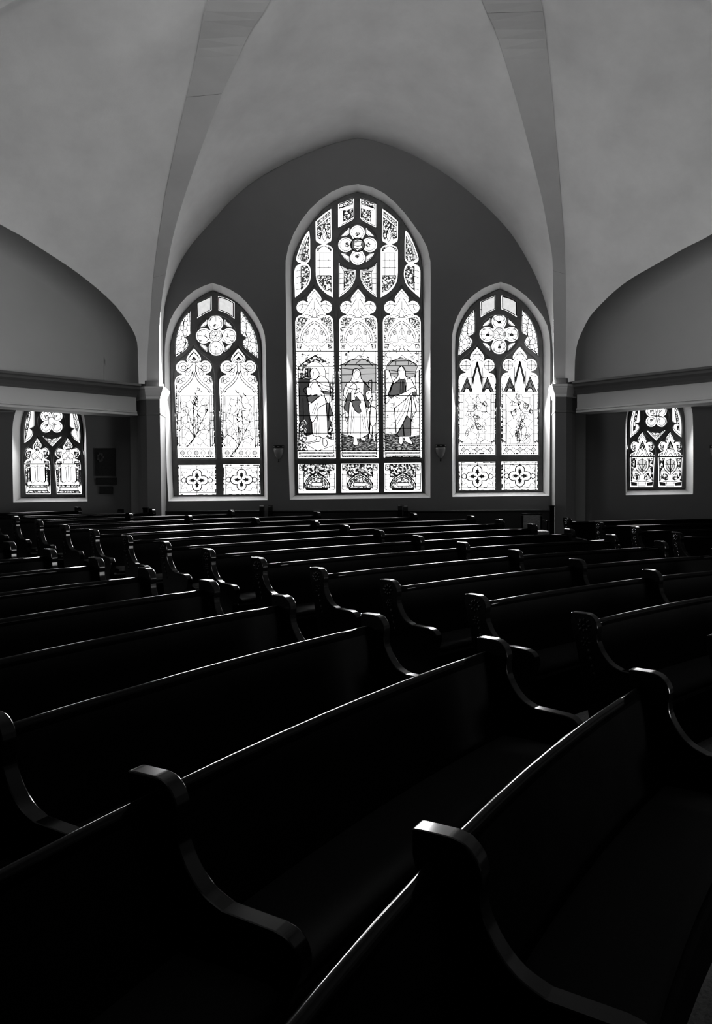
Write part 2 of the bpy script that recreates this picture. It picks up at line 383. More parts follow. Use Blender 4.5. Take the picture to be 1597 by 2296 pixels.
# lunettes and their coved soffits
def lunette(side, arch, A, B, d, out):
    off = .55; A2 = Vector(A); L = (Vector(B) - A2).length; rows = []
    for a_ in (0, 12, 25, 38, 50, 62, 74, 84, 90):              # coved corner between soffit and wall
        ph = radians(a_); k = 1 - .085 * (1 - cos(ph)); o_ = off * sin(ph); row = []
        for p in arch:
            s_ = (Vector((p.x, p.y)) - A2).dot(d); s2 = L / 2 + (s_ - L / 2) * k; zz = 3.7 + (p.z - 3.7) * k
            row.append(Vector((A2.x + d.x * s2 + out.x * o_, A2.y + d.y * s2 + out.y * o_, zz)))
        rows.append(row)
    rows.append([Vector((p.x, p.y, 3.7 + (p.z - 3.7) * .55)) for p in rows[-1]]); rows.append([Vector((p.x, p.y, 3.7)) for p in rows[-2]])
    v, f = loft(rows)
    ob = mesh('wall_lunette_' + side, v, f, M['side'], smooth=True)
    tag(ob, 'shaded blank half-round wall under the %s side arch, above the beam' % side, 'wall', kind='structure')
oL, oR = Vector((-.7071, .7071)), Vector((.7071, .7071))
lunette('left', archL, AL, BL, dL, oL); lunette('right', archR, AR, BR, dR, oR)
# beams along the transept lines
def beam(name, A, B, out, lab):
    A2 = Vector(A) - out * 0.0; d = (Vector(B) - A2).normalized(); L = (Vector(B) - A2).length
    root = empty(name, (A[0], A[1], 3.27)); tag(root, lab, 'beam', kind='structure')
    def ext(nm, prof, mat, s0=.06):
        n = len(prof); vs = []
        for s in (s0, L):
            for o_, z in prof: q = A2 + d * s - out * o_; vs.append(Vector((q.x, q.y, z)) - Vector(root.location))
        fs = [(i, (i + 1) % n, n + (i + 1) % n, n + i) for i in range(n)] + [tuple(range(n)), tuple(range(2 * n - 1, n - 1, -1))]
        return mesh(nm, vs, fs, mat, root)
    ext('cornice', [(-.5, 3.62), (-.5, 3.86), (.20, 3.86), (.20, 3.82), (.17, 3.80), (.16, 3.76), (.10, 3.72), (.05, 3.66), (.03, 3.62)], M['dark_trim'])
    ext('fascia', [(-.45, 3.36), (-.45, 3.62), (.0, 3.62), (.0, 3.36)], M['cream'])
    ext('moulding', [(-.47, 3.27), (-.47, 3.36), (.01, 3.36), (.015, 3.35), (.035, 3.345), (.035, 3.325), (.02, 3.315), (.045, 3.30), (.045, 3.27)], M['cream'])
beam('trim_3', AL, BL, oL, 'cream beam with a dark cornice over the left side aisle')
beam('trim_4', AR, BR, oR, 'cream beam with a dark cornice over the right side aisle')
# side aisle ceilings
for sgn, nm in ((-1, 'left'), (1, 'right')):
    vs = [(sgn * 4.38, 15.7, 4.0), (sgn * 8.0, 12.08, 4.0), (sgn * 11.6, 8.48, 4.0), (sgn * 11.6, 15.7, 4.0)]
    ob = mesh('ceiling_aisle_' + nm, vs + [(x, y, z + .1) for x, y, z in vs], [(0, 1, 2, 3), (7, 6, 5, 4), (0, 4, 5, 1), (1, 5, 6, 2), (2, 6, 7, 3), (3, 7, 4, 0)], M['side'])
    tag(ob, 'flat ceiling of the %s side aisle, hidden behind the beam' % nm, 'ceiling', kind='structure')

# piers
def pier(name, sg, lab):
    pl = [(-4.195, 15.06), (-4.05, 14.96), (-3.79, 14.96), (-3.80, 15.2), (-3.85, 15.62), (-4.30, 15.62), (-4.30, 15.2)]
    if sg > 0: pl = [(4.235, 15.06), (4.09, 14.96), (3.874, 14.96), (3.90, 15.2), (3.98, 15.62), (4.34, 15.62), (4.34, 15.2)][::-1]
    c = Vector((sum(p[0] for p in pl) / len(pl), sum(p[1] for p in pl) / len(pl)))
    root = empty(name, (c.x, c.y, 0)); tag(root, lab, 'pier', kind='structure')
    def ring(k, z): return [Vector((c.x + (p[0] - c.x) * k, c.y + (p[1] - c.y) * k, z)) - Vector(root.location) for p in pl]
    def stack(nm, secs, mat):
        rs = [ring(k, z) for k, z in secs]; n = len(pl); v, f = loft(rs, closed=True)
        f += [tuple(range(n)), tuple(range(len(v) - n, len(v)))]
        return mesh(nm, v, f, mat, root)
    stack('shaft', [(1, .1), (1, 3.60)], M['wall'])
    stack('necking', [(1.0, 3.28), (1.05, 3.29), (1.05, 3.315), (1.0, 3.33)], M['wall'])
    stack('capital', [(1.0, 3.585), (1.07, 3.60), (1.07, 3.64), (1.14, 3.665), (1.24, 3.72), (1.30, 3.755), (1.30, 3.77), (1.37, 3.785), (1.37, 3.825), (1.0, 3.83)], M['trim'])
    stack('upper_shaft', [(.985, 3.83), (.985, 3.95)], M['wall'])
pier('trim_5', -1, 'left pier with a moulded capital between the left tall window and the side aisle')
pier('trim_6', 1, 'right pier with a moulded capital between the right tall window and the side aisle')
for nm, x0, x1, lab in (('trim_7', P(294, 1000, 15.5).x, P(322, 1000, 15.5).x, 'shallow wall pilaster left of the left pier'), ('trim_8', P(1285, 1000, 15.5).x, P(1312, 1000, 15.5).x, 'shallow wall pilaster right of the right pier')):
    tag(box_obj(nm, (x0, x1, 15.45, 15.62, .1, 3.99), M['side']), lab, 'pilaster', kind='structure')
for nm, x0, x1, lab in (('trim_9', XL, P(30, 922, WY).x, 'thin picture rail on the wall left of the leftmost window'), ('trim_10', P(200, 922, WY).x, P(293, 922, WY).x, 'thin picture rail between leftmost window and left pier'),
                        ('trim_11', P(1558, 910, WY).x, XR, 'thin picture rail on the wall right of the rightmost window')):
    z = P((30 if x0 < 0 else 1558), 923 if x0 < 0 else 911, WY).z
    tag(box_obj(nm, (x0, x1, WY - .02, WY + .01, z - .012, z + .012), M['side']), lab, 'moulding', kind='structure')


for w in WIN:
    WIN[w]['loc'] = P(*[WIN[w]['o'][i] + WIN[w]['inL'][0][i] * WIN[w]['s'] for i in (0, 1)], YF)
# ------------------------------------------------------------------ stained glass windows
def zq(o, s, p, Y): return P(o[0] + p[0] * s, o[1] + p[1] * s, Y)
PXM = 16.0 / F                                # metres per photograph pixel at the glass
def ribbons(name, lines, Y, parent, mat=None, thick=.006):     # lines: (3-D points in the plane, width in metres)
    v = []; f = []
    for pts, w in lines:
        n = len(pts)
        if n < 2: continue
        o = len(v)
        for i, p in enumerate(pts):
            a = pts[max(i - 1, 0)]; b_ = pts[min(i + 1, n - 1)]; d = b_ - a
            L = hypot(d.x, d.z) or 1; nx_, nz_ = -d.z / L, d.x / L
            for sg in (1, -1): v.append((p.x + sg * nx_ * w / 2, Y, p.z + sg * nz_ * w / 2))
            for sg in (1, -1): v.append((p.x + sg * nx_ * w / 2, Y + thick, p.z + sg * nz_ * w / 2))
        for i in range(n - 1):
            k = o + 4 * i; j = k + 4
            f += [(k, k + 1, j + 1, j), (k + 1, k + 3, j + 3, j + 1), (k, j, j + 2, k + 2)]
        f.append((o, o + 2, o + 3, o + 1)); k = o + 4 * (n - 1); f.append((k, k + 1, k + 3, k + 2))
    return mesh(name, v, f, mat or M['lead'], parent)
def inpoly(p, poly):
    x, y = p; c = False; n = len(poly); j = n - 1
    for i in range(n):
        xi, yi = poly[i][0], poly[i][1]; xj, yj = poly[j][0], poly[j][1]
        if (yi > y) != (yj > y) and x < (xj - xi) * (y - yi) / (yj - yi) + xi: c = not c
        j = i
    return c
def sm(segs, n=4):                            # smooth runs joined at sharp corners
    out = []
    for s in segs:
        c = catmull([Vector((a, b_, 0)) for a, b_ in s], n) if len(s) > 2 else [Vector((a, b_, 0)) for a, b_ in s]
        out += [(p.x, p.y) for p in c][:-1]
    return out
def circ(cx, cy, r, n=20, a0=0, a1=2 * pi): return [(cx + r * cos(a0 + (a1 - a0) * i / n), cy + r * sin(a0 + (a1 - a0) * i / n)) for i in range(n + (0 if abs(a1 - a0 - 2 * pi) < 1e-6 else 1))]
def multifoil(c, lobes, n=96):                # outer outline of overlapping circles, seen from their middle
    out = []
    for i in range(n):
        a = 2 * pi * i / n; dx, dy = cos(a), sin(a); best = 0
        for lx, ly, r in lobes:
            ox, oy = lx - c[0], ly - c[1]; b_ = dx * ox + dy * oy; q = b_ * b_ - (ox * ox + oy * oy) + r * r
            if q > 0: best = max(best, b_ + math.sqrt(q))
        out.append((c[0] + dx * best, c[1] + dy * best))
    return out
def clip_half(poly, a, b_):                   # keep the side of poly nearer to a than to b
    mx, my = (a[0] + b_[0]) / 2, (a[1] + b_[1]) / 2; nx_, ny_ = b_[0] - a[0], b_[1] - a[1]
    out = []
    for i in range(len(poly)):
        p, q = poly[i], poly[(i + 1) % len(poly)]
        dp = (p[0] - mx) * nx_ + (p[1] - my) * ny_; dq = (q[0] - mx) * nx_ + (q[1] - my) * ny_
        if dp <= 0: out.append(p)
        if (dp < 0) != (dq < 0) and dp != dq:
            t = dp / (dp - dq); out.append((p[0] + (q[0] - p[0]) * t, p[1] + (q[1] - p[1]) * t))
    return out
def voronoi(poly, seeds):
    cells = []
    for i, a in enumerate(seeds):
        c = poly
        for j, b_ in enumerate(seeds):
            if j != i and c: c = clip_half(c, a, b_)
        if len(c) > 2: cells.append(c)
    return cells
def shrink(poly, d):
    cx = sum(p[0] for p in poly) / len(poly); cy = sum(p[1] for p in poly) / len(poly)
    r = sum(hypot(p[0] - cx, p[1] - cy) for p in poly) / len(poly); k = max(1 - d / r, .3)
    return [(cx + (x - cx) * k, cy + (y - cy) * k) for x, y in poly]
def seeds_in(x0, x1, y0, y1, dist, n):
    out = []
    for _ in range(n * 40):
        p = (random.uniform(x0, x1), random.uniform(y0, y1))
        if all(hypot(p[0] - q[0], p[1] - q[1]) > dist for q in out): out.append(p)
        if len(out) >= n: break
    return out
class Pane:
    """one light of a window: a glass pane, its lead cames and its single glass pieces"""
    def __init__(s, w, poly, root, mat='g_white', grow=4):
        s.w = w; s.o = WIN[w]['o']; s.s = WIN[w]['s']; s.poly = poly; s.lines = []
        cx = sum(p[0] for p in poly) / len(poly); cy = sum(p[1] for p in poly) / len(poly)
        s.ob = prism('pane', [zq(s.o, s.s, p, YG) for p in poly], .012, M[mat], root)
        s.root = root
    def line(s, pts, wpx=1.2, o=None, sc=None, smooth=False, closed=False):
        if smooth: pts = [(p.x, p.y) for p in catmull([Vector((a, b_, 0)) for a, b_ in pts], 4, closed)]
        if closed: pts = list(pts) + [pts[0]]
        s.lines.append(([zq(o or s.o, sc or s.s, p, YG - .012) for p in pts], (wpx * .8 + .72) * PXM))
    def piece(s, pts, mat, o=None, sc=None, smooth=False, outline=.9, label=None):
        if smooth: pts = [(p.x, p.y) for p in catmull([Vector((a, b_, 0)) for a, b_ in pts], 4, True)]
        ob = prism('glass_piece', [zq(o or s.o, sc or s.s, p, YG - .006) for p in pts], .006, M[mat], s.ob)
        if outline: s.line(pts, outline, o, sc, closed=True)
        return ob
    def clipped(s, pts, wpx):                 # a lead line kept inside the light
        run = []; seg = []
        for a, b_ in zip(pts, pts[1:]):
            n = max(int(hypot(b_[0] - a[0], b_[1] - a[1]) / 8), 1)
            seg += [(a[0] + (b_[0] - a[0]) * i / n, a[1] + (b_[1] - a[1]) * i / n) for i in range(n)]
        seg.append(pts[-1])
        for p in seg + [None]:
            if p is not None and inpoly(p, s.poly): run.append(p)
            else:
                if len(run) > 1: s.line(run, wpx)
                run = []
    def crackle(s, box_, dist, n, wpx=.8):    # irregular leading
        x0, x1, y0, y1 = box_; rect = [(x0, y0), (x1, y0), (x1, y1), (x0, y1)]; done = set()
        for c in voronoi(rect, seeds_in(x0, x1, y0, y1, dist, n)):
            for a, b_ in zip(c, c[1:] + c[:1]):
                k = tuple(sorted([(round(a[0]), round(a[1])), (round(b_[0]), round(b_[1]))]))
                if k in done: continue
                done.add(k); s.clipped([a, b_], wpx)
    def field(s, box_, dist, n, wpx=.9, pick=None, skew=0):     # a field of single glass pieces with lead between
        x0, x1, y0, y1 = box_; rect = [(x0, y0), (x1, y0), (x1 + skew, y1), (x0 + skew, y1)]
        for c in voronoi(rect, seeds_in(x0, x1 + skew, y0, y1, dist, n)):
            m_ = pick(c) if pick else 'g_white'
            s.piece(shrink(c, 2.0), m_, outline=0); s.line(c, wpx, closed=True)
    def edge(s, inset=9, wpx=.9):             # narrow border strip following the light
        s.line(shrink(s.poly, inset), wpx, closed=True)
    def done(s):
        if s.lines: ribbons('lead_came', s.lines, YG - .012, s.ob)
FOIL = [[(0, 0), (30, 34), (56, 68), (69, 95), (68, 115), (56, 130)], [(56, 130), (72, 139)], [(72, 139), (86, 124), (112, 119), (146, 130), (172, 170), (166, 212), (140, 236), (112, 243)], [(112, 243), (118, 258)], [(118, 258), (150, 264), (177, 290), (186, 330)]]
OGEE = [[(0, -30), (40, 20), (80, 62), (135, 105), (172, 150), (192, 222), (199, 300)]]
def lancet(cx, ap, u, yb, cxb, hb, ys=1., cut=None):
    k = u / 186.
    def half(segs, g=1): return [(a * k * g, b_ * k * ys) for a, b_ in sm(segs) + [segs[-1][-1]]]
    h = half(FOIL)
    foil = [(cx + a, ap + b_) for a, b_ in h] + [(cxb + hb, yb), (cxb - hb, yb)] + [(cx - a, ap + b_) for a, b_ in h[::-1][:-1]]
    g = half(OGEE)
    og = [(cx + a, ap + b_) for a, b_ in g] + [(cxb + hb + 7, yb + 8), (cxb - hb - 7, yb + 8)] + [(cx - a, ap + b_) for a, b_ in g[::-1][:-1]]
    return foil, og
def window(w, lab, holes, lancets, rose):
    d = WIN[w]; o, s = d['o'], d['s']
    lp = [xz(d['inner'])]
    for h in holes: lp.append(xz([zq(o, s, p, YF) for p in h]))
    for fo, og in lancets: lp.append(xz([zq(o, s, p, YF) for p in og]))
    if rose: lp.append(xz([zq(o, s, p, YF) for p in circ(rose[0][0], rose[0][1], rose[1], 40)]))
    fr = filled('window_%d' % w, lp, .018, .016, M['tracery'], YF); tag(fr, lab, 'window', kind='structure')
    v, f = reveal(w); jm = mesh('jamb', v, f, M['trim'], fr)
    vo = [p + Vector((0, .04, 0)) for p in d['inner']]                # closes the back of the frame
    ring = filled('glazing_frame', [xz(vo)] + [xz([zq(o, s, p, YF) for p in shrink(h, -3)]) for h in holes] + [xz([zq(o, s, p, YF) for p in og]) for fo, og in lancets] +
                  ([xz([zq(o, s, p, YF) for p in circ(rose[0][0], rose[0][1], rose[1], 40)])] if rose else []), .02, 0, M['tracery'], YF + .06, fr)
    for fo, og in lancets:
        filled('cusping', [xz([zq(o, s, p, YF + .03) for p in shrink(og, -3)]), xz([zq(o, s, p, YF + .03) for p in fo])], .008, .006, M['tracery'], YF + .03, fr)
    if rose:
        filled('cusping', [xz([zq(o, s, p, YF + .03) for p in circ(rose[0][0], rose[0][1], rose[1] + 4, 40)])] + [xz([zq(o, s, p, YF + .03) for p in q]) for q in rose[2]], .008, .006, M['tracery'], YF + .03, fr)
    return fr
mir = lambda pts, c: [(2 * c - x, y) for x, y in pts][::-1]

# --- window 1: the tall middle window, three lights wide
def build_middle():
    K1 = [(597, 241), (750, 186), (752, 372), (738, 397), (690, 425), (640, 450), (598, 472)]
    T1 = sm([[(378, 412), (450, 345), (530, 287)], [(530, 287), (533, 575)], [(533, 575), (526, 605), (500, 620), (478, 634)], [(478, 634), (510, 645), (540, 668), (546, 700)], [(546, 700), (546, 1150)],
             [(546, 1150), (480, 1110), (420, 1050), (388, 980), (380, 900)], [(380, 900), (380, 690)], [(380, 690), (392, 660), (418, 645), (440, 634)], [(440, 634), (410, 622), (386, 605), (380, 575)], [(380, 575), (378, 412)]])
    O1 = sm([[(315, 498), (325, 600), (325, 775)], [(325, 775), (312, 803), (292, 818)], [(292, 818), (320, 848), (332, 900), (330, 960), (308, 1025), (260, 1080), (180, 1152)], [(180, 1152), (174, 1000), (174, 890)], [(174, 890), (188, 848), (215, 830), (240, 822)],
             [(240, 822), (205, 806), (191, 770), (215, 690), (250, 600), (285, 535), (315, 498)]])
    B1 = sm([[(605, 812), (650, 848), (700, 870), (765, 880)], [(765, 880), (762, 960), (740, 1020), (690, 1085), (605, 1150)], [(605, 1150), (605, 812)]])
    K2, T2, O2, B2 = mir(K1, 781), mir(T1, 778), mir(O1, 784), mir(B1, 789)
    rc = (786, 642)
    lobes = [(785, 524, 71), (670, 641, 71), (903, 641, 71), (787, 764, 71), (786, 642, 71)]
    rose = multifoil(rc, lobes)
    tri = []
    for sx in (-1, 1):
        for sy in (-1, 1): tri.append([(rc[0] + sx * 82, rc[1] + sy * 165), (rc[0] + sx * 82, rc[1] + sy * 112), (rc[0] + sx * 110, rc[1] + sy * 86), (rc[0] + sx * 160, rc[1] + sy * 82), (rc[0] + sx * 128, rc[1] + sy * 128)])
    L = [lancet(366, 1066, 184, 2709, 391, 184), lancet(791, 1068, 185, 2709, 805, 183), lancet(1214, 1068, 183, 2700, 1224, 184)]
    bot = [[(208, 2764), (575, 2764), (575, 3044), (214, 3046)], [(626, 2760), (986, 2758), (988, 3038), (630, 3040)], [(1043, 2756), (1400, 2752), (1408, 3030), (1047, 3034)]]
    fr = window(1, 'tall pointed middle window with three stained glass lights under the great arch', [K1, K2, T1, T2, O1, O2, B1, B2] + bot, L, (rc, 197, [rose] + tri))
    o, s = WIN[1]['o'], WIN[1]['s']
    m1 = lambda x: 1562 - x
    for poly, sg, c in ((K1, 0, 781), (K2, 1, 781)):
        p = Pane(1, poly, fr); R = (lambda q: mir(q, c)) if sg else (lambda q: q)
        p.edge(11); p.piece(R([(608, 250), (740, 203), (740, 238), (608, 288)]), 'g_mosaic'); p.piece(R([(648, 312), (740, 292), (742, 368), (700, 400), (650, 415)]), 'g_leaf')
        p.line(R([(612, 300), (645, 312), (650, 420)]), .8); p.line(R([(608, 292), (742, 248)]), .8); p.done()
    for poly, sg, c in ((T1, 0, 778), (T2, 1, 778)):
        p = Pane(1, poly, fr); R = (lambda q: mir(q, c)) if sg else (lambda q: q)
        p.piece(R([(388, 425), (520, 318), (522, 350), (390, 462)]), 'g_mosaic'); p.piece(R([(395, 475), (522, 372), (524, 575), (500, 600), (485, 540), (462, 470), (440, 520), (425, 590), (392, 575)]), 'g_leaf')
        p.line(R([(460, 470), (490, 540), (470, 610), (440, 540), (460, 470)]), 1.0, smooth=True); p.line(R([(460, 500), (475, 545), (460, 585), (448, 545), (460, 500)]), .8)
        for x in (415, 460, 505): p.line(R([(x, 720), (x, 940)]), .5)
        for y in (720, 790, 860, 940): p.line(R([(395, y), (530, y)]), .5 if y < 930 else 1.2)
        p.line(R([(400, 700), (430, 665), (460, 655), (490, 665), (525, 700)]), .8, smooth=True); p.piece(R([(390, 700), (402, 668), (425, 660), (402, 705)]), 'g_leaf'); p.piece(R([(535, 700), (522, 668), (500, 660), (524, 705)]), 'g_leaf')
        p.piece(R([(398, 945), (532, 945), (532, 1105), (470, 1078), (420, 1020), (398, 960)]), 'g_leaf'); p.done()
    for poly, sg, c in ((O1, 0, 784), (O2, 1, 784)):
        p = Pane(1, poly, fr); R = (lambda q: mir(q, c)) if sg else (lambda q: q)
        p.piece(R([(312, 560), (316, 770), (285, 808), (238, 800), (262, 690), (290, 610)]), 'g_leaf'); p.piece(R([(240, 845), (300, 845), (322, 900), (318, 960), (296, 1022), (238, 1080)]), 'g_leaf')
        p.piece(R([(205, 770), (250, 640), (300, 540), (262, 660), (232, 790)]), 'g_pale', outline=.7)
        for y in (600, 650, 700, 750, 900, 960, 1020, 1080): p.clipped(R([(185, y), (262, y - 20)]), .6)
        p.line(R([(232, 850), (228, 1090)]), .8); p.done()
    for poly, sg, c in ((B1, 0, 789), (B2, 1, 789)):
        p = Pane(1, poly, fr); R = (lambda q: mir(q, c)) if sg else (lambda q: q)
        p.edge(9); p.piece(R([(655, 905), (752, 905), (746, 970), (712, 1030), (652, 1085)]), 'g_leaf'); p.piece(R([(615, 835), (700, 885), (750, 895), (652, 900)]), 'g_pale', outline=.8)
        for y in (920, 970, 1020, 1070): p.clipped(R([(610, y), (650, y)]), .7)
        p.done()
    p = Pane(1, rose, fr)
    for a, b_, r in lobes[:4]:
        dx, dy = a - rc[0], b_ - rc[1]; p.line(circ(a, b_, r - 14, 20), .6, closed=True)
        p.piece([(a - dx * .12 + 26 * cos(t) * (1 + .2 * sin(3 * t)), b_ - dy * .12 + 24 * sin(t)) for t in [2 * pi * i / 12 for i in range(12)]], 'g_leaf', outline=0)
    p.piece(circ(rc[0], rc[1], 66, 28), 'g_grey', outline=2.6)
    p.piece([(750, 600), (770, 590), (786, 600), (805, 590), (828, 600), (822, 640), (830, 665), (805, 690), (786, 702), (765, 690), (745, 665), (752, 640)], 'g_white', outline=1.2); p.line([(755, 650), (790, 660), (820, 650)], .8); p.line([(765, 675), (810, 672)], .8); p.done()
    for t in tri:
        p = Pane(1, t, fr); p.edge(9); p.done()
    # lancet lights
    A3 = ((640, 790), 125 / 1171); A4 = ((750, 790), 210 / 1597)
    for i, (cx, cb) in enumerate(((366, 391), (791, 805), (1214, 1224))):
        p = Pane(1, L[i][0], fr); ap = 1067
        N = lambda q: [(cx + a + (cb - cx) * max(b_ - 330, 0) / 1310, ap + b_) for a, b_ in q]
        NM = lambda q: N([(-a, b_) for a, b_ in q])
        p.line(N([(0, 22), (-34, 72), (0, 128), (34, 72), (0, 22)]), .8); p.line(N([(0, 128), (0, 190)]), .8)
        for f_ in (N, NM):
            p.line(f_([(34, 72), (66, 100)]), .7); p.line(f_([(20, 100), (60, 165), (72, 150)]), .9); p.line(f_([(60, 165), (100, 150), (140, 160), (165, 175)]), .7, smooth=True)
            p.line(f_([(120, 130), (112, 180), (140, 215)]), .9); p.line(f_([(60, 165), (90, 215), (110, 240)]), .7); p.line(f_([(20, 190), (50, 220), (30, 250), (60, 270)]), .7, smooth=True)
            p.line(f_([(0, 190), (22, 230), (18, 272), (36, 275), (36, 282), (-1, 282)]), .7); p.line(f_([(30, 300), (30, 312), (0, 312)]), .7)
            p.line(f_([(8, 316), (48, 338), (92, 380), (124, 432), (140, 510)]), 1.0, smooth=True); p.line(f_([(4, 336), (40, 356), (78, 396), (106, 446), (120, 510)]), .9, smooth=True)
            for t in range(6): a = .15 + t * .15; q = (8 + 132 * a ** .9, 316 + 190 * a ** 1.35); p.line(f_([q, (q[0] - 16, q[1] + 16)]), .6)
            p.piece(f_([(60, 290), (112, 268), (150, 276), (172, 312), (176, 410), (150, 440), (118, 380), (76, 335)]), 'g_mosaic', outline=0)
            p.piece(f_([(150, 450), (176, 430), (177, 520), (150, 520)]), 'g_mosaic', outline=0)
            p.line(f_([(20, 270), (70, 250), (110, 262)]), .7, smooth=True); p.line(f_([(40, 300), (90, 285), (130, 320), (110, 345)]), .8, smooth=True)
            p.piece(f_([(54, 412), (72, 405), (88, 425), (72, 448), (52, 440)]), 'g_pale', outline=.7); p.line(f_([(80, 440), (80, 520)]), .6); p.line(f_([(40, 450), (40, 490)]), .5)
            p.line(f_([(176, 520), (120, 520), (100, 505), (80, 520), (100, 535), (120, 520)]), .8); p.line(f_([(80, 520), (46, 520), (30, 500), (0, 480)]), .7, smooth=True); p.line(f_([(100, 535), (70, 560), (40, 545), (20, 560), (0, 540)]), .7, smooth=True)
            p.piece(f_([(125, 535), (165, 532), (170, 575), (135, 580)]), 'g_mosaic', outline=.8); p.line(f_([(14, 570), (26, 600)]), 1.4); p.line(f_([(45, 575), (60, 602)]), 1.2)
            p.line(f_([(30, 440), (16, 400), (0, 380)]), .7); p.line(f_([(0, 440), (20, 470), (45, 505)]), .5)
        p.line(N([(0, 350), (0, 440)]), .6)
        p.line(N([(-186, 606), (186, 606)]), 2.6)
        # picture below the bar: border strips, cusped canopy, saddle bars, inscription band
        for f_ in (N, NM):
            p.line(f_([(164, 612), (164, 1590)]), .8)
            for k in range(33): y = 622 + k * 29.5; p.line(f_([(183, y), (176 + random.uniform(-3, 2), y + random.uniform(6, 16))]), 1.2 if k % 3 else .7)
            p.line(f_([(0, 640), (24, 668), (70, 690), (120, 728), (136, 752)]), .9, smooth=True)
            for k in range(8):
                q = [(random.uniform(40, 158), random.uniform(618, 735))]
                if q[0][1] - 620 > (q[0][0]) * .85: continue
                for _ in range(4): q.append((q[-1][0] + random.uniform(-22, 22), q[-1][1] + random.uniform(-18, 18)))
                p.line(f_([a for a in q]), .6, smooth=True)
        yb = 1568
        p.line(N([(-184, yb), (184, yb)]), 2.0)
        p.piece(N([(-172, yb + 16), (172, yb + 16), (172, yb + 62), (-172, yb + 62)]), 'g_mosaic', outline=1.0); p.piece(N([(-160, yb + 27), (160, yb + 27), (160, yb + 50), (-160, yb + 50)]), 'g_white', outline=1.2)
        if i == 0:
            o_, s_ = A3; a = dict(o=o_, sc=s_)
            p.piece([(290, 545), (520, 575), (500, 700), (440, 760), (460, 940), (490, 1100), (520, 1380), (560, 1480), (570, 1720), (440, 1760), (300, 1440)], 'g_dark', outline=1.2, **a)
            p.piece([(330, 250), (470, 150), (625, 60), (870, 195), (780, 218), (640, 165), (560, 195), (430, 285), (470, 380), (455, 500), (360, 545), (265, 545), (262, 340)], 'g_leaf', outline=1, **a)
            p.piece([(470, 320), (540, 325), (515, 400), (520, 480), (560, 560), (470, 530)], 'g_grey', outline=1.4, **a)
            p.piece([(385, 500), (545, 520), (550, 565), (385, 540)], 'g_pale', outline=1.2, **a)
            p.piece([(285, 1500), (400, 1405), (480, 1500), (420, 1560), (470, 1650), (440, 1740), (460, 1800), (400, 1900), (480, 2075), (270, 2075)], 'g_leaf', outline=1, **a)
            p.piece([(945, 650), (1012, 645), (1012, 1000), (985, 1010), (950, 900)], 'g_leaf', outline=1, **a); p.piece([(905, 1650), (960, 1490), (1000, 1350), (1016, 1830), (880, 1790)], 'g_leaf', outline=1, **a)
            p.piece([(445, 935), (640, 890), (725, 925), (600, 1020), (535, 1055), (480, 1030)], 'g_grey', outline=1.4, **a); p.piece([(850, 1060), (935, 1080), (1000, 1320), (920, 1360), (965, 1480), (895, 1660), (875, 1340)], 'g_grey', outline=1.4, **a)
            p.piece([(730, 800), (935, 830), (930, 890), (820, 880)], 'g_grey', outline=1.2, **a)
            for q, wd_ in (([(545, 560), (520, 440), (545, 360), (600, 330), (660, 350), (710, 430), (735, 500)], 1.4), ([(570, 560), (585, 470), (600, 400)], 1.0), ([(640, 560), (700, 500), (690, 430)], 1.0), ([(560, 195), (700, 215), (800, 300), (840, 400), (840, 520)], 1.2),
                           ([(480, 740), (500, 650), (590, 580), (640, 570), (740, 490), (830, 520), (905, 610), (935, 760), (935, 880)], 1.6), ([(640, 580), (700, 700), (790, 820), (820, 900), (860, 1100), (880, 1400), (890, 1700)], 1.5), ([(590, 620), (540, 700), (490, 745)], 1.2),
                           ([(545, 740), (545, 900), (640, 890), (730, 880), (800, 930)], 1.2), ([(660, 600), (780, 680), (920, 720)], 1.0), ([(690, 680), (800, 760), (935, 800)], 1.0), ([(490, 1100), (560, 1060), (700, 930)], 1.2), ([(850, 1080), (740, 1140), (670, 1210), (665, 1340)], 1.6),
                           ([(490, 1100), (520, 1380), (560, 1465), (610, 1430), (665, 1340), (690, 1500), (690, 1760)], 1.6), ([(560, 1290), (640, 1080)], 1.0), ([(600, 1300), (690, 1040)], .9), ([(555, 1460), (570, 1700), (620, 1760), (700, 1760), (790, 1800), (850, 1790), (885, 1740)], 1.6),
                           ([(610, 1480), (620, 1740)], .9), ([(640, 1480), (655, 1740)], .8), ([(720, 1400), (730, 1720)], .7), ([(660, 1770), (640, 1840), (540, 1880), (420, 1890)], 1.5), ([(735, 1780), (720, 1870), (640, 1880), (470, 1930)], 1.4), ([(790, 1800), (790, 1930), (840, 1980), (885, 1920), (850, 1810)], 1.6),
                           ([(400, 1900), (480, 1960), (680, 2070)], 1.2), ([(680, 2070), (1020, 1950)], 1.0), ([(880, 1800), (1020, 1840)], 1.2), ([(545, 735), (440, 730), (380, 800), (470, 900), (540, 890)], 1.5), ([(945, 660), (940, 900), (900, 1440)], 1.8), ([(850, 960), (890, 1070), (960, 1030), (970, 940)], 1.4),
                           ([(840, 430), (910, 440)], .9), ([(910, 310), (910, 620)], .7), ([(370, 950), (380, 1440)], .9), ([(500, 1350), (500, 1780)], 1.2)):
                p.line(q, wd_, smooth=len(q) > 3, **a)
            for y in (292, 628, 912, 1332, 1697): p.line([(232, y), (1030, y)], 1.5, **a)
        else:
            o_, s_ = A4; a = dict(o=o_, sc=s_)
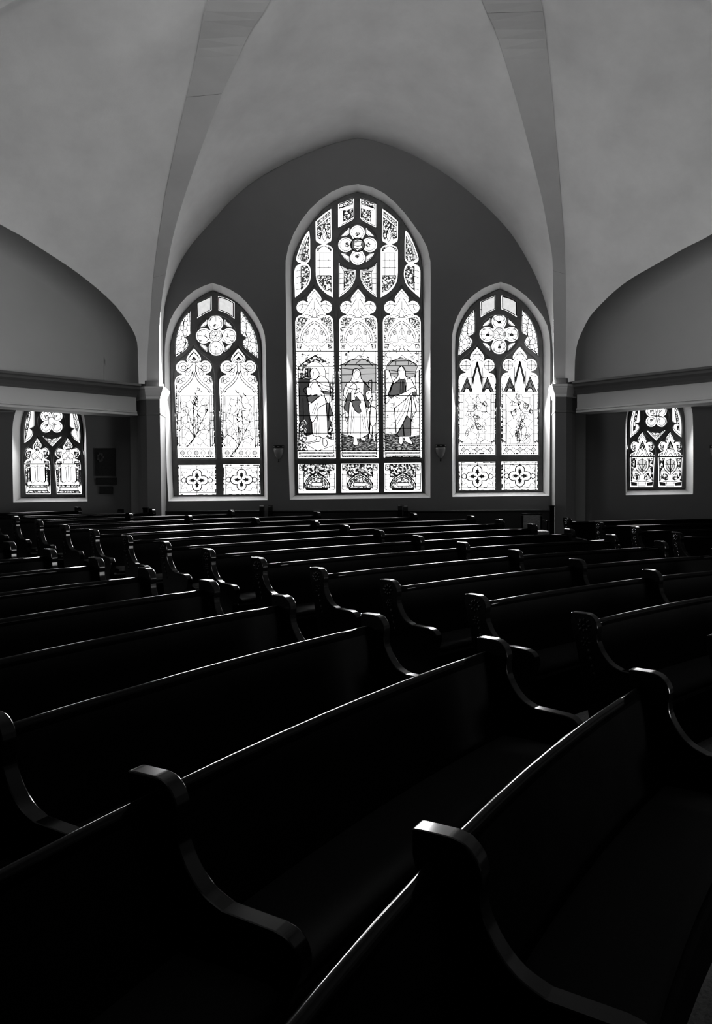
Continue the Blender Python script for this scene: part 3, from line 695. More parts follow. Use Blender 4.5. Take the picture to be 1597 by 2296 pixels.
            if i == 1:
                p.piece([(108, 215), (180, 180), (290, 125), (410, 112), (540, 125), (650, 180), (728, 215), (728, 660), (650, 668), (608, 610), (520, 510), (455, 455), (440, 330), (400, 282), (335, 290), (310, 400), (280, 490), (215, 525), (160, 640), (108, 660)], 'g_sky', outline=1, **a)
                p.piece([(108, 668), (160, 655), (150, 760), (180, 830), (165, 950), (190, 1060), (190, 1150), (238, 1240), (236, 1400), (115, 1395)], 'g_rock', outline=1, **a); p.piece([(655, 690), (728, 680), (728, 960), (660, 930), (600, 930), (650, 800)], 'g_rock', outline=1, **a)
                p.piece([(115, 1395), (250, 1430), (335, 1450), (318, 1560), (360, 1592), (402, 1570), (385, 1465), (440, 1472), (510, 1512), (538, 1480), (500, 1440), (585, 1390), (600, 1480), (640, 1400), (655, 1420), (670, 1515), (700, 1510), (690, 1400), (730, 1380), (732, 1672), (118, 1675)], 'g_ground', outline=1, **a)
                p.piece([(505, 515), (560, 560), (615, 650), (545, 670), (532, 720), (560, 820), (605, 850), (580, 945), (552, 940), (500, 760), (495, 640)], 'g_grey', outline=1.5, **a)
                p.piece([(205, 800), (240, 690), (285, 690), (285, 830), (258, 880), (245, 1060), (165, 960), (190, 880)], 'g_grey', outline=1.4, **a); p.piece([(290, 835), (350, 815), (370, 740), (460, 850), (420, 900), (462, 1010), (420, 1046), (350, 990), (310, 910)], 'g_grey', outline=1.4, **a)
                p.piece([(195, 1100), (240, 1090), (240, 1230)], 'g_grey', outline=1.2, **a)
                for q, wd_ in (([(310, 400), (310, 330), (340, 285), (400, 282), (440, 330), (450, 420), (470, 470)], 1.4), ([(345, 460), (330, 400), (365, 310), (415, 330), (440, 360), (410, 440), (380, 465), (345, 455)], .9), ([(280, 490), (310, 400)], 1.2), ([(280, 490), (340, 510), (450, 490), (520, 510)], 1.0),
                               ([(215, 520), (160, 650), (155, 720), (205, 800)], 1.3), ([(200, 570), (250, 600), (330, 530), (380, 580), (370, 640), (320, 620), (240, 620), (205, 700)], 1.4), ([(320, 620), (280, 690)], 1), ([(340, 715), (380, 640), (420, 610), (430, 670), (340, 720), (370, 800), (360, 815)], 1.3), ([(280, 690), (285, 810), (350, 815)], 1.3),
                               ([(430, 670), (490, 740), (540, 960), (560, 1130), (592, 1390)], 1.4), ([(255, 880), (245, 1100), (230, 1385), (270, 1420), (330, 1450)], 1.5), ([(440, 1046), (440, 1465)], 1.6), ([(300, 900), (290, 1150), (278, 1400)], .9), ([(335, 990), (325, 1100), (310, 1200)], .9), ([(470, 1040), (500, 1300)], .8), ([(500, 1030), (545, 1340)], .8),
                               ([(340, 1100), (330, 1380)], .6), ([(440, 1465), (520, 1440), (590, 1390)], 1.5), ([(580, 550), (590, 490), (620, 482), (640, 510), (620, 900), (580, 1480)], 1.6), ([(570, 720), (590, 680), (650, 690), (650, 740), (580, 830)], 1.2), ([(565, 975), (600, 935), (660, 930), (712, 990), (715, 1180), (655, 1260), (612, 1205), (605, 1050), (562, 1035), (565, 975)], 1.4),
                               ([(612, 1210), (605, 1380), (640, 1400), (650, 1260)], 1.2), ([(660, 1260), (655, 1420), (690, 1400), (700, 1230)], 1.2), ([(600, 1000), (605, 1200), (590, 1390)], 1.2), ([(120, 383), (310, 380)], .8), ([(450, 372), (725, 365)], .8), ([(110, 270), (260, 285), (330, 290)], .9), ([(420, 282), (560, 268), (725, 270)], .9), ([(360, 205), (400, 160), (450, 135)], .9), ([(410, 215), (490, 270)], .9),
                               ([(240, 690), (200, 690), (190, 850)], .9), ([(110, 920), (160, 930)], 1), ([(115, 1090), (190, 1020), (230, 1060)], 1)):
                    p.line(q, wd_, smooth=len(q) > 3, **a)
                for y in (213, 512, 815, 1102, 1375): p.line([(95, y), (735, y)], 1.4, **a)
            else:
                p.piece([(900, 212), (960, 150), (1140, 88), (1260, 140), (1390, 190), (1422, 240), (1385, 330), (1370, 430), (1330, 415), (1290, 440), (1215, 400), (1210, 320), (1150, 235), (1092, 270), (1085, 390), (1060, 440), (1010, 405), (965, 400), (940, 310), (880, 290)], 'g_sky', outline=1, **a)
                p.piece([(858, 300), (930, 302), (970, 420), (1005, 520), (940, 720), (865, 760), (870, 880), (1005, 870), (1028, 1000), (1045, 1200), (1060, 1390), (858, 1390)], 'g_rock', outline=1, **a)
                p.piece([(1375, 450), (1400, 330), (1455, 300), (1460, 740), (1400, 730), (1395, 640)], 'g_rock', outline=1, **a); p.piece([(1395, 1000), (1370, 870), (1455, 870), (1460, 1400), (1308, 1400), (1308, 1180), (1340, 1100)], 'g_rock', outline=1, **a)
                p.piece([(858, 1390), (1060, 1400), (1110, 1450), (1090, 1540), (1140, 1578), (1170, 1540), (1165, 1450), (1208, 1450), (1210, 1520), (1320, 1572), (1332, 1540), (1280, 1450), (1456, 1405), (1456, 1670), (863, 1670)], 'g_ground', outline=1, **a)
                p.piece([(1062, 500), (1110, 458), (1212, 468), (1215, 672), (1100, 722), (1012, 740), (970, 792), (912, 740), (1000, 540)], 'g_grey', outline=1.5, **a); p.piece([(1235, 1072), (1306, 1150), (1306, 1432), (1090, 1432), (1068, 1392), (1170, 1210)], 'g_grey', outline=1.6, **a)
                p.piece([(1320, 690), (1380, 668), (1402, 720), (1360, 772)], 'g_grey', outline=1.3, **a)
                for q, wd_ in (([(1060, 440), (1090, 380), (1085, 290), (1145, 232), (1205, 290), (1215, 400), (1245, 420)], 1.4), ([(1085, 300), (1130, 320), (1150, 300), (1200, 310)], .7), ([(1110, 420), (1120, 455), (1165, 465), (1205, 440)], 1.0), ([(1060, 440), (1010, 490), (960, 600), (912, 740)], 1.5), ([(1250, 440), (1310, 460), (1360, 560), (1395, 620), (1400, 720)], 1.4), ([(1250, 430), (1230, 520), (1220, 660)], 1.0),
                               ([(1100, 722), (1215, 672), (1330, 600), (1395, 625)], 1.5), ([(1010, 750), (1020, 880), (1028, 945), (1180, 830), (1310, 690)], 1.5), ([(1028, 945), (1045, 1200), (1065, 1390), (1170, 1210), (1235, 1072), (1310, 740)], 1.7), ([(1050, 1170), (1150, 1000), (1230, 780)], .9), ([(1060, 1250), (1200, 1010), (1260, 790)], 1.0), ([(1100, 950), (1060, 1080)], .9),
                               ([(1310, 740), (1320, 900), (1306, 1150)], 2.2), ([(1340, 760), (1400, 1000), (1340, 1040), (1325, 1170)], 1.4), ([(1012, 740), (1120, 790)], 1.1), ([(1170, 1210), (1190, 1432)], 2.4), ([(1130, 480), (1120, 700)], .7), ([(1160, 480), (1155, 690)], .7), ([(1185, 480), (1185, 680)], .7), ([(1110, 1440), (1095, 1540), (1140, 1575), (1168, 1540), (1165, 1440)], 1.3), ([(1208, 1440), (1212, 1520), (1322, 1570), (1330, 1540), (1270, 1440)], 1.3),
                               ([(930, 770), (870, 800), (870, 865), (920, 850), (935, 790)], 1.2), ([(1380, 750), (1420, 860), (1445, 830), (1420, 740)], 1.1), ([(960, 305), (1080, 325)], .8), ([(1215, 322), (1380, 330)], .8), ([(960, 358), (1085, 362)], .8), ([(1220, 365), (1370, 360)], .8), ([(960, 150), (1110, 148), (1300, 142)], .9), ([(1050, 150), (1048, 215)], .9), ([(1262, 145), (1260, 215)], .9), ([(860, 560), (890, 640), (870, 700)], 1)):
                    p.line(q, wd_, smooth=len(q) > 3, **a)
                for y in (228, 520, 734, 1005, 1296): p.line([(838, y), (1470, y)], 1.5, **a)
        p.done()
    for (x, b_) in zip((391, 807, 1224), bot):
        p = Pane(1, b_, fr); y0 = 2758
        Q = lambda q: [(x + a, y0 + c) for a, c in q]; QM = lambda q: [(x - a, y0 + c) for a, c in q]
        p.piece(Q([(-122, 8), (122, 8), (122, 128), (100, 138), (50, 110), (0, 82), (-50, 110), (-100, 138), (-122, 128)]), 'g_leaf', outline=1)
        arch = [(-125, 240), (-118, 190), (-95, 150), (-52, 118), (0, 92), (52, 118), (95, 150), (118, 190), (125, 240)]
        p.piece(Q(arch), 'g_mosaic', smooth=False, outline=2.0)
        for k in (.86, .74): p.line(Q([(a * k, 240 - (240 - c) * k) for a, c in arch]), 1.0)
        p.piece(Q([(-52, 184), (52, 184), (52, 220), (-52, 220)]), 'g_white', outline=1.2); p.piece(Q([(-112, 244), (112, 244), (100, 262), (-100, 262)]), 'g_black', outline=0)
        p.piece(Q([(-8, 42), (8, 42), (8, 58), (22, 58), (22, 70), (8, 70), (8, 96), (-8, 96), (-8, 70), (-22, 70), (-22, 58), (-8, 58)]), 'g_white', outline=1.4)
        for f_ in (Q, QM):
            p.line(f_([(126, 80), (126, 250)]), 1.2); p.line(f_([(172, 90), (172, 250)]), 1.0); p.piece(f_([(128, 12), (170, 12), (170, 66), (128, 74)]), 'g_mosaic', outline=1.0)
            for y in (110, 150, 190, 220, 240): p.line(f_([(126, y), (172, y + random.uniform(-6, 6))]), .7)
            p.line(f_([(120, 262), (172, 250)]), .9)
        p.done()
    return fr
build_middle()

# --- windows 2 and 3: two-light windows either side
def build_flank(w, lab, foil_c, apx, u, yb, cb, hb, TL, TR, OL, OR, rc, R, lobes, bots, plant):
    rose = multifoil(rc, lobes); tri = []
    for sx in (-1, 1):
        for sy in (-1, 1): tri.append([(rc[0] + sx * 88, rc[1] + sy * 160), (rc[0] + sx * 88, rc[1] + sy * 116), (rc[0] + sx * 116, rc[1] + sy * 90), (rc[0] + sx * 160, rc[1] + sy * 84), (rc[0] + sx * 130, rc[1] + sy * 126)])
    L = [lancet(foil_c[i], apx[i], u, yb, cb[i], hb) for i in (0, 1)]
    fr = window(w, lab, [TL, TR, OL, OR] + bots, L, (rc, R, [rose] + tri))
    for poly in (TL, TR):
        p = Pane(w, poly, fr); x0, x1 = min(a for a, _ in poly), max(a for a, _ in poly); y0, y1 = min(b_ for _, b_ in poly), max(b_ for _, b_ in poly)
        p.edge(9, 1.0); inner = shrink(poly, 12); p.piece(inner, 'g_pale', outline=.8)
        for k in range(9): a, b_ = poly[k % len(poly)], poly[(k + 1) % len(poly)]; t = random.random(); q = (a[0] + (b_[0] - a[0]) * t, a[1] + (b_[1] - a[1]) * t); p.clipped([q, ((x0 + x1) / 2 * .12 + q[0] * .88, (y0 + y1) / 2 * .12 + q[1] * .88)], 1.6)
        p.done()
    for poly in (OL, OR):
        p = Pane(w, poly, fr); p.edge(8, 1.0); xs = [a for a, _ in poly]; ys = [b_ for _, b_ in poly]; p.crackle((min(xs), max(xs), min(ys), max(ys)), 38, 60, .7)
        for a, b_ in list(zip(poly, poly[1:]))[::3]: p.line([a, ((a[0] * 9 + sum(xs) / len(xs)) / 10, (a[1] * 14 + sum(ys) / len(ys)) / 15)], 1.8)
        cx = sum(xs) / len(xs); p.line([(cx, min(ys) + 90), (cx - 12, 560), (cx + 14, 640), (cx - 10, max(ys) - 90)], 1.0, smooth=True); p.done()
    p = Pane(w, rose, fr)
    for k, (a, b_, r) in enumerate(lobes[:4]):
        p.line(circ(a, b_, r - 13, 22), .9, closed=True); dx, dy = (a - rc[0]) * .9, (b_ - rc[1]) * .9
        for t in range(5): q = (a - dx * .1 + random.uniform(-30, 30), b_ - dy * .1 + random.uniform(-30, 30)); p.line([(a - dx * .1, b_ - dy * .1), q, (q[0] + random.uniform(-20, 20), q[1] + random.uniform(-14, 14))], .8)
        if plant == 'grapes': p.piece([(a + 14 * cos(t) * (1 + .4 * sin(3 * t)) + 4, b_ + 16 * sin(t) * (1 + .3 * cos(2 * t)) + 6) for t in [2 * pi * i / 10 for i in range(10)]], 'g_dark', outline=.8)
    p.line(circ(rc[0], rc[1], 60, 26), 1.2, closed=True); p.line(circ(rc[0], rc[1], 46, 20), .7, closed=True)
    for t in range(6): p.line([(rc[0], rc[1]), (rc[0] + 40 * cos(t + .3), rc[1] + 40 * sin(t + .3))], .8)
    for t in range(20): a = 2 * pi * t / 20; p.clipped([(rc[0] + 185 * cos(a), rc[1] + 185 * sin(a)), (rc[0] + 140 * cos(a), rc[1] + 140 * sin(a))], 1.0)
    p.done()
    for t in tri:
        p = Pane(w, t, fr); p.edge(8, .9); p.done()
    for i in (0, 1):
        p = Pane(w, L[i][0], fr); cx, ap = foil_c[i], apx[i]; dxb = (cb[i] - cx) / (yb - ap)
        N = lambda q: [(cx + a + dxb * b_, ap + b_) for a, b_ in q]; NM = lambda q: N([(-a, b_) for a, b_ in q])
        hgt = yb - ap
        for f_ in (N, NM):
            if plant == 'grapes':
                p.line(f_([(0, 40), (60, 118)]), .8); p.line(f_([(0, 72), (48, 72)]), .9); p.line(f_([(112, 126), (112, 236)]), .9); p.line(f_([(70, 182), (170, 182)]), .9); p.line(circ(*f_([(112, 182)])[0], 42, 18), .6, closed=True)
                p.piece(f_([(2, 140), (50, 320), (42, 372), (30, 300), (2, 190)]), 'g_dark', outline=1.2); p.piece(f_([(100, 296), (160, 440), (128, 440), (112, 404), (86, 404), (72, 440), (48, 440)]), 'g_grey', outline=1.3); p.line(f_([(100, 330), (130, 410)]), 1.0); p.line(f_([(100, 330), (70, 410)]), 1.0)
                p.line(f_([(52, 200), (52, 450)]), .8); p.line(f_([(60, 240), (60, 450)]), .6); p.line(f_([(16, 118), (62, 150)]), .7); p.line(f_([(62, 430), (78, 415), (100, 410), (122, 420), (136, 440)]), 1.0, smooth=True); p.line(f_([(172, 440), (150, 445), (48, 446)]), .8)
                p.line(f_([(52, 300), (90, 300), (112, 280), (168, 300)]), .6)
            else:
                p.line(f_([(0, 40), (44, 90), (30, 130), (0, 120)]), .8, smooth=True); p.piece(f_([(-1, 82), (24, 110), (10, 116), (-1, 104)]), 'g_dark', outline=1.0); p.line(f_([(0, 30), (58, 100), (40, 140), (0, 140)]), .7, smooth=True)
                p.line(circ(*f_([(112, 184)])[0], 44, 18), .8, closed=True); p.line(circ(*f_([(104, 188)])[0], 22, 14), .9, closed=True); p.line(f_([(8, 140), (30, 175), (60, 200), (100, 235)]), 1.0, smooth=True); p.line(f_([(12, 160), (14, 220), (28, 250)]), 1.2)
                p.line(f_([(0, 230), (20, 300), (70, 360), (120, 400), (150, 440)]), 1.3, smooth=True); p.line(f_([(10, 220), (40, 290), (84, 340), (140, 390), (172, 440)]), 1.0, smooth=True)
                for (a, b_) in ((70, 250), (110, 310), (140, 330), (60, 215)): p.line(circ(*f_([(a, b_)])[0], 20, 10), .8, closed=True)
                p.line(f_([(50, 160), (90, 180), (150, 170)]), .7, smooth=True); p.piece(f_([(150, 280), (176, 300), (176, 340), (150, 330)]), 'g_pale', outline=.8); p.line(f_([(130, 430), (180, 432), (180, 450), (140, 452)]), 1.0)
            # side borders with short leads, foot border of lozenges
            p.line(f_([(hb - 22, 455), (hb - 22, hgt - 110)]), .7); p.line(f_([(hb - 40, 470), (hb - 40, hgt - 110)]), .4)
            for k in range(24): y = 360 + k * (hgt - 470) / 24; p.line(f_([(hb - 2, y), (hb - 5, y + random.uniform(14, 34))]), random.choice((1.0, 1.8, 2.4)))
            for k in range(7): y = 470 + k * (hgt - 600) / 6; p.line(f_([(hb - 2, y), (hb - 42, y)]), .8)
            p.line(f_([(hb - 6, hgt - 130), (hb - 36, hgt - 128), (hb - 40, hgt - 100)]), 1.0); p.line(f_([(hb - 10, hgt - 150), (hb - 30, hgt - 118)]), 1.0)
        y0 = hgt - 92; p.line(N([(-hb + 6, y0), (hb - 6, y0)]), 1.0)
        for k in range(16): x = -hb + 10 + k * (2 * hb - 20) / 16; p.line(N([(x, hgt - 12), (x + random.uniform(8, 24), hgt - 12)]), random.choice((1, 1.8, 2.4))); p.line(N([(x, y0 + 4), (x + random.uniform(4, 14), y0 + 4)]), 1.6)
        n = 5; st = (2 * hb - 30) / n
        for k in range(n):
            x = -hb + 15 + st * (k + .5); q = N([(x - 26, hgt - 50), (x, hgt - 76), (x + 26, hgt - 50), (x, hgt - 24)]); p.piece(q, 'g_pale' if k % 2 == 0 else 'g_white', outline=1.0)
            if k < n - 1: p.line(N([(x + 26, hgt - 50), (x + st - 26, hgt - 50)]), .9)
        if plant == 'grapes' and i == 1:
            spots = [(-30, 490, 12, 34), (-10, 560, 14, 22), (-58, 655, 26, 30), (60, 590, 24, 38), (110, 640, 16, 20), (28, 705, 16, 30), (20, 765, 24, 34), (10, 800, 12, 30), (-25, 860, 22, 44), (-18, 910, 14, 40)]
        elif plant == 'grapes': spots = [(-20, 600, 20, 16), (55, 560, 10, 10), (-75, 670, 16, 16), (-10, 700, 28, 26), (20, 790, 30, 26), (-45, 790, 10, 20), (-100, 850, 16, 30)]
        else: spots = []
        p.field((cx - hb + 48 + dxb * 480, cx + hb - 48 + dxb * 480, ap + 470, ap + hgt - 106), 58, 46, .55, None, dxb * (hgt - 480))
        for (a, b_, rx, ry) in spots:
            p.piece(N([(a + rx * cos(t) * (1 + .35 * sin(3 * t + a)), b_ + ry * sin(t) * (1 + .25 * cos(2 * t + b_))) for t in [2 * pi * k / 10 for k in range(10)]]), 'g_dark' if i else 'g_mosaic', outline=1.0)
            p.line(N([(a, b_ - ry), (a + random.uniform(-40, 40), b_ - ry - 14), (a + random.uniform(-70, 70), b_ - ry + random.uniform(-20, 20))]), .5, smooth=True)
        if plant == 'grapes':
            p.line(N([(0, 470), (-10, 560), (10, 660), (-20, 760), (20, 860), (-10, 960)]), .8, smooth=True)
            for k in range(12): q = (random.uniform(-100, 80), random.uniform(520, 940)); p.line(N([q, (q[0] + 16, q[1] - 20), (q[0] + 30, q[1] - 4), (q[0] + 44, q[1] + 6), (q[0] + 24, q[1] + 14), (q[0] + 12, q[1] + 24), q]), .3, smooth=True)
            for y in (580, 640): p.line(N([(-100, y), (-30, y)]), .8); p.line(N([(40, y), (100, y)]), .8)
        else:
            # a cross behind lily stems
            for sx in (-1, 1): p.line(N([(sx * 22, 480), (sx * 22, 560), (sx * 112, 560), (sx * 112, 612), (sx * 22, 612), (sx * 22, 900)]), .8)
            base = (-10, 880) if i == 0 else (-20, 965)
            stems = [[(0, 0), (8, -120), (-6, -260), (20, -380)], [(0, 0), (-20, -110), (-60, -220), (-110, -270)], [(0, 0), (60, -130), (110, -230), (130, -260)], [(0, 0), (40, -60), (100, -80), (140, -60)], [(0, 0), (-50, -70), (-110, -110), (-150, -60)]]
            for st_ in stems:
                q = [(base[0] + a, base[1] + b_) for a, b_ in st_]; p.line(N(q), .75, smooth=True)
                for k in (1, 2, 3):
                    a, b_ = q[k]; sx = random.choice((-1, 1)); p.line(N([(a, b_), (a + sx * 24, b_ - 40), (a + sx * 16, b_ - 90), (a, b_ - 50), (a, b_)]), .3, smooth=True)
            p.line(N([(base[0], base[1]), (base[0] - 60, base[1] + 70), (base[0] - 85, base[1] + 100)]), 1.8); p.line(N([(base[0] - 10, base[1] + 8), (base[0] - 50, base[1] + 80)]), 1.2)
            for k in range(9): q = (random.uniform(-40, 50), random.uniform(380, 720)); p.line(N([q, (q[0] + 14, q[1] + 30), (q[0] + 34, q[1] + 34)]), 1.4, smooth=True)
        p.done()
    for b_ in bots:
        p = Pane(w, b_, fr); x = sum(q[0] for q in b_) / 4; y = sum(q[1] for q in b_) / 4 + 4; hx = (b_[1][0] - b_[0][0]) / 2; hy = (b_[3][1] - b_[0][1]) / 2
        for k in range(26):
            t = random.uniform(-hx + 8, hx - 8); sy = random.choice((-1, 1)); p.line([(x + t, y + sy * (hy - 4)), (x + t + 22, y + sy * (hy - 4))], random.choice((1, 1.8)))
            t = random.uniform(-hy + 8, hy - 26); sx = random.choice((-1, 1)); p.line([(x + sx * (hx - 4), y + t), (x + sx * (hx - 4), y + t + 20)], random.choice((1.4, 2.4)))
        for k in (-1, 1):
            p.line([(x - hx, y + k * (hy - 26)), (x + hx, y + k * (hy - 26))], .8); p.line([(x + k * (hx - 26), y - hy), (x + k * (hx - 26), y + hy)], .8)
            p.line(circ(x + k * 130, y, 24, 14), 1.4, closed=True); p.line([(x + k * 154, y), (x + k * hx, y)], .9); p.line([(x, y + k * 104), (x, y + k * hy)], .7)
            for m_ in (-1, 1):
                p.line([(x + k * 40, y + m_ * 100), (x + k * 90, y + m_ * 110), (x + k * 110, y + m_ * 70), (x + k * 150, y + m_ * 90), (x + k * 145, y + m_ * 44)], .6, smooth=True); p.line([(x + k * hx, y + m_ * 44), (x + k * 130, y + m_ * 44), (x + k * 120, y + m_ * 24)], .6)
        p.line(multifoil((x, y), [(x - 64, y, 45), (x + 64, y, 45), (x, y - 60, 46), (x, y + 60, 46), (x, y, 50)], 64), 2.0, closed=True)
        for k in range(4):
            a = k * pi / 2; ca, sa = cos(a), sin(a); rt = lambda q: [(x + u_ * ca - v_ * sa, y + u_ * sa + v_ * ca) for u_, v_ in q]
            p.piece(rt([(8, 0), (30, -4), (38, -20), (50, -12), (66, -16), (60, 0), (68, 12), (50, 12), (38, 20), (30, 4)]), 'g_dark', outline=.9); p.line(rt([(20, 0), (80, 0)]), 1.2)
        p.done()
build_flank(2, 'pointed two-light stained glass window with lily stems, left of the tall middle window', (417, 858), (712, 712), 190, 1797, (444, 888), 186,
    [(442, 257), (592, 190), (593, 332), (520, 368), (447, 414)], sm([[(655, 190), (745, 215), (820, 257)], [(820, 257), (820, 417)], [(820, 417), (760, 372), (705, 348), (657, 330)], [(657, 330), (655, 190)]]),
    sm([[(381, 330), (384, 470), (388, 568)], [(388, 568), (365, 592), (330, 602)], [(330, 602), (356, 630), (364, 665), (345, 712), (300, 752), (230, 796)], [(230, 796), (232, 690), (250, 560), (290, 450), (330, 385), (381, 330)]]),
    sm([[(875, 328), (930, 400), (985, 490), (1025, 580), (1048, 690), (1054, 806)], [(1054, 806), (1000, 765), (930, 712), (903, 670), (912, 630), (942, 606)], [(942, 606), (905, 585), (882, 552), (878, 450), (875, 328)]]),
    (636, 586), 200, [(633, 460, 76), (516, 586, 76), (764, 588, 76), (641, 706, 76), (636, 586, 80)],
    [[(262, 1868), (632, 1866), (637, 2160), (268, 2162)], [(706, 1862), (1070, 1860), (1077, 2155), (712, 2158)]], 'lily')
build_flank(3, 'pointed two-light stained glass window with dark grape clusters, right of the tall middle window', (400, 822), (700, 696), 184, 1765, (398, 824), 181,
    [(433, 246), (581, 181), (582, 322), (500, 358), (435, 402)], sm([[(640, 183), (730, 210), (796, 246)], [(796, 246), (796, 402)], [(796, 402), (730, 360), (690, 338), (641, 322)], [(641, 322), (640, 183)]]),
    sm([[(376, 324), (379, 450), (378, 548)], [(378, 548), (352, 576), (318, 590)], [(318, 590), (346, 620), (354, 650), (332, 692), (290, 724), (214, 784)], [(214, 784), (220, 690), (236, 570), (280, 450), (330, 375), (376, 324)]]),
    sm([[(848, 324), (894, 375), (944, 450), (988, 570), (1004, 690), (1010, 784)], [(1010, 784), (934, 724), (892, 692), (870, 650), (878, 620), (906, 590)], [(906, 590), (872, 576), (846, 548), (845, 450), (848, 324)]]),
    (616, 572), 194, [(617, 446, 74), (498, 571, 74), (738, 571, 74), (616, 692, 74), (616, 572, 78)],
    [[(218, 1836), (582, 1834), (583, 2114), (220, 2116)], [(642, 1832), (1000, 1830), (1003, 2110), (644, 2112)]], 'grapes')

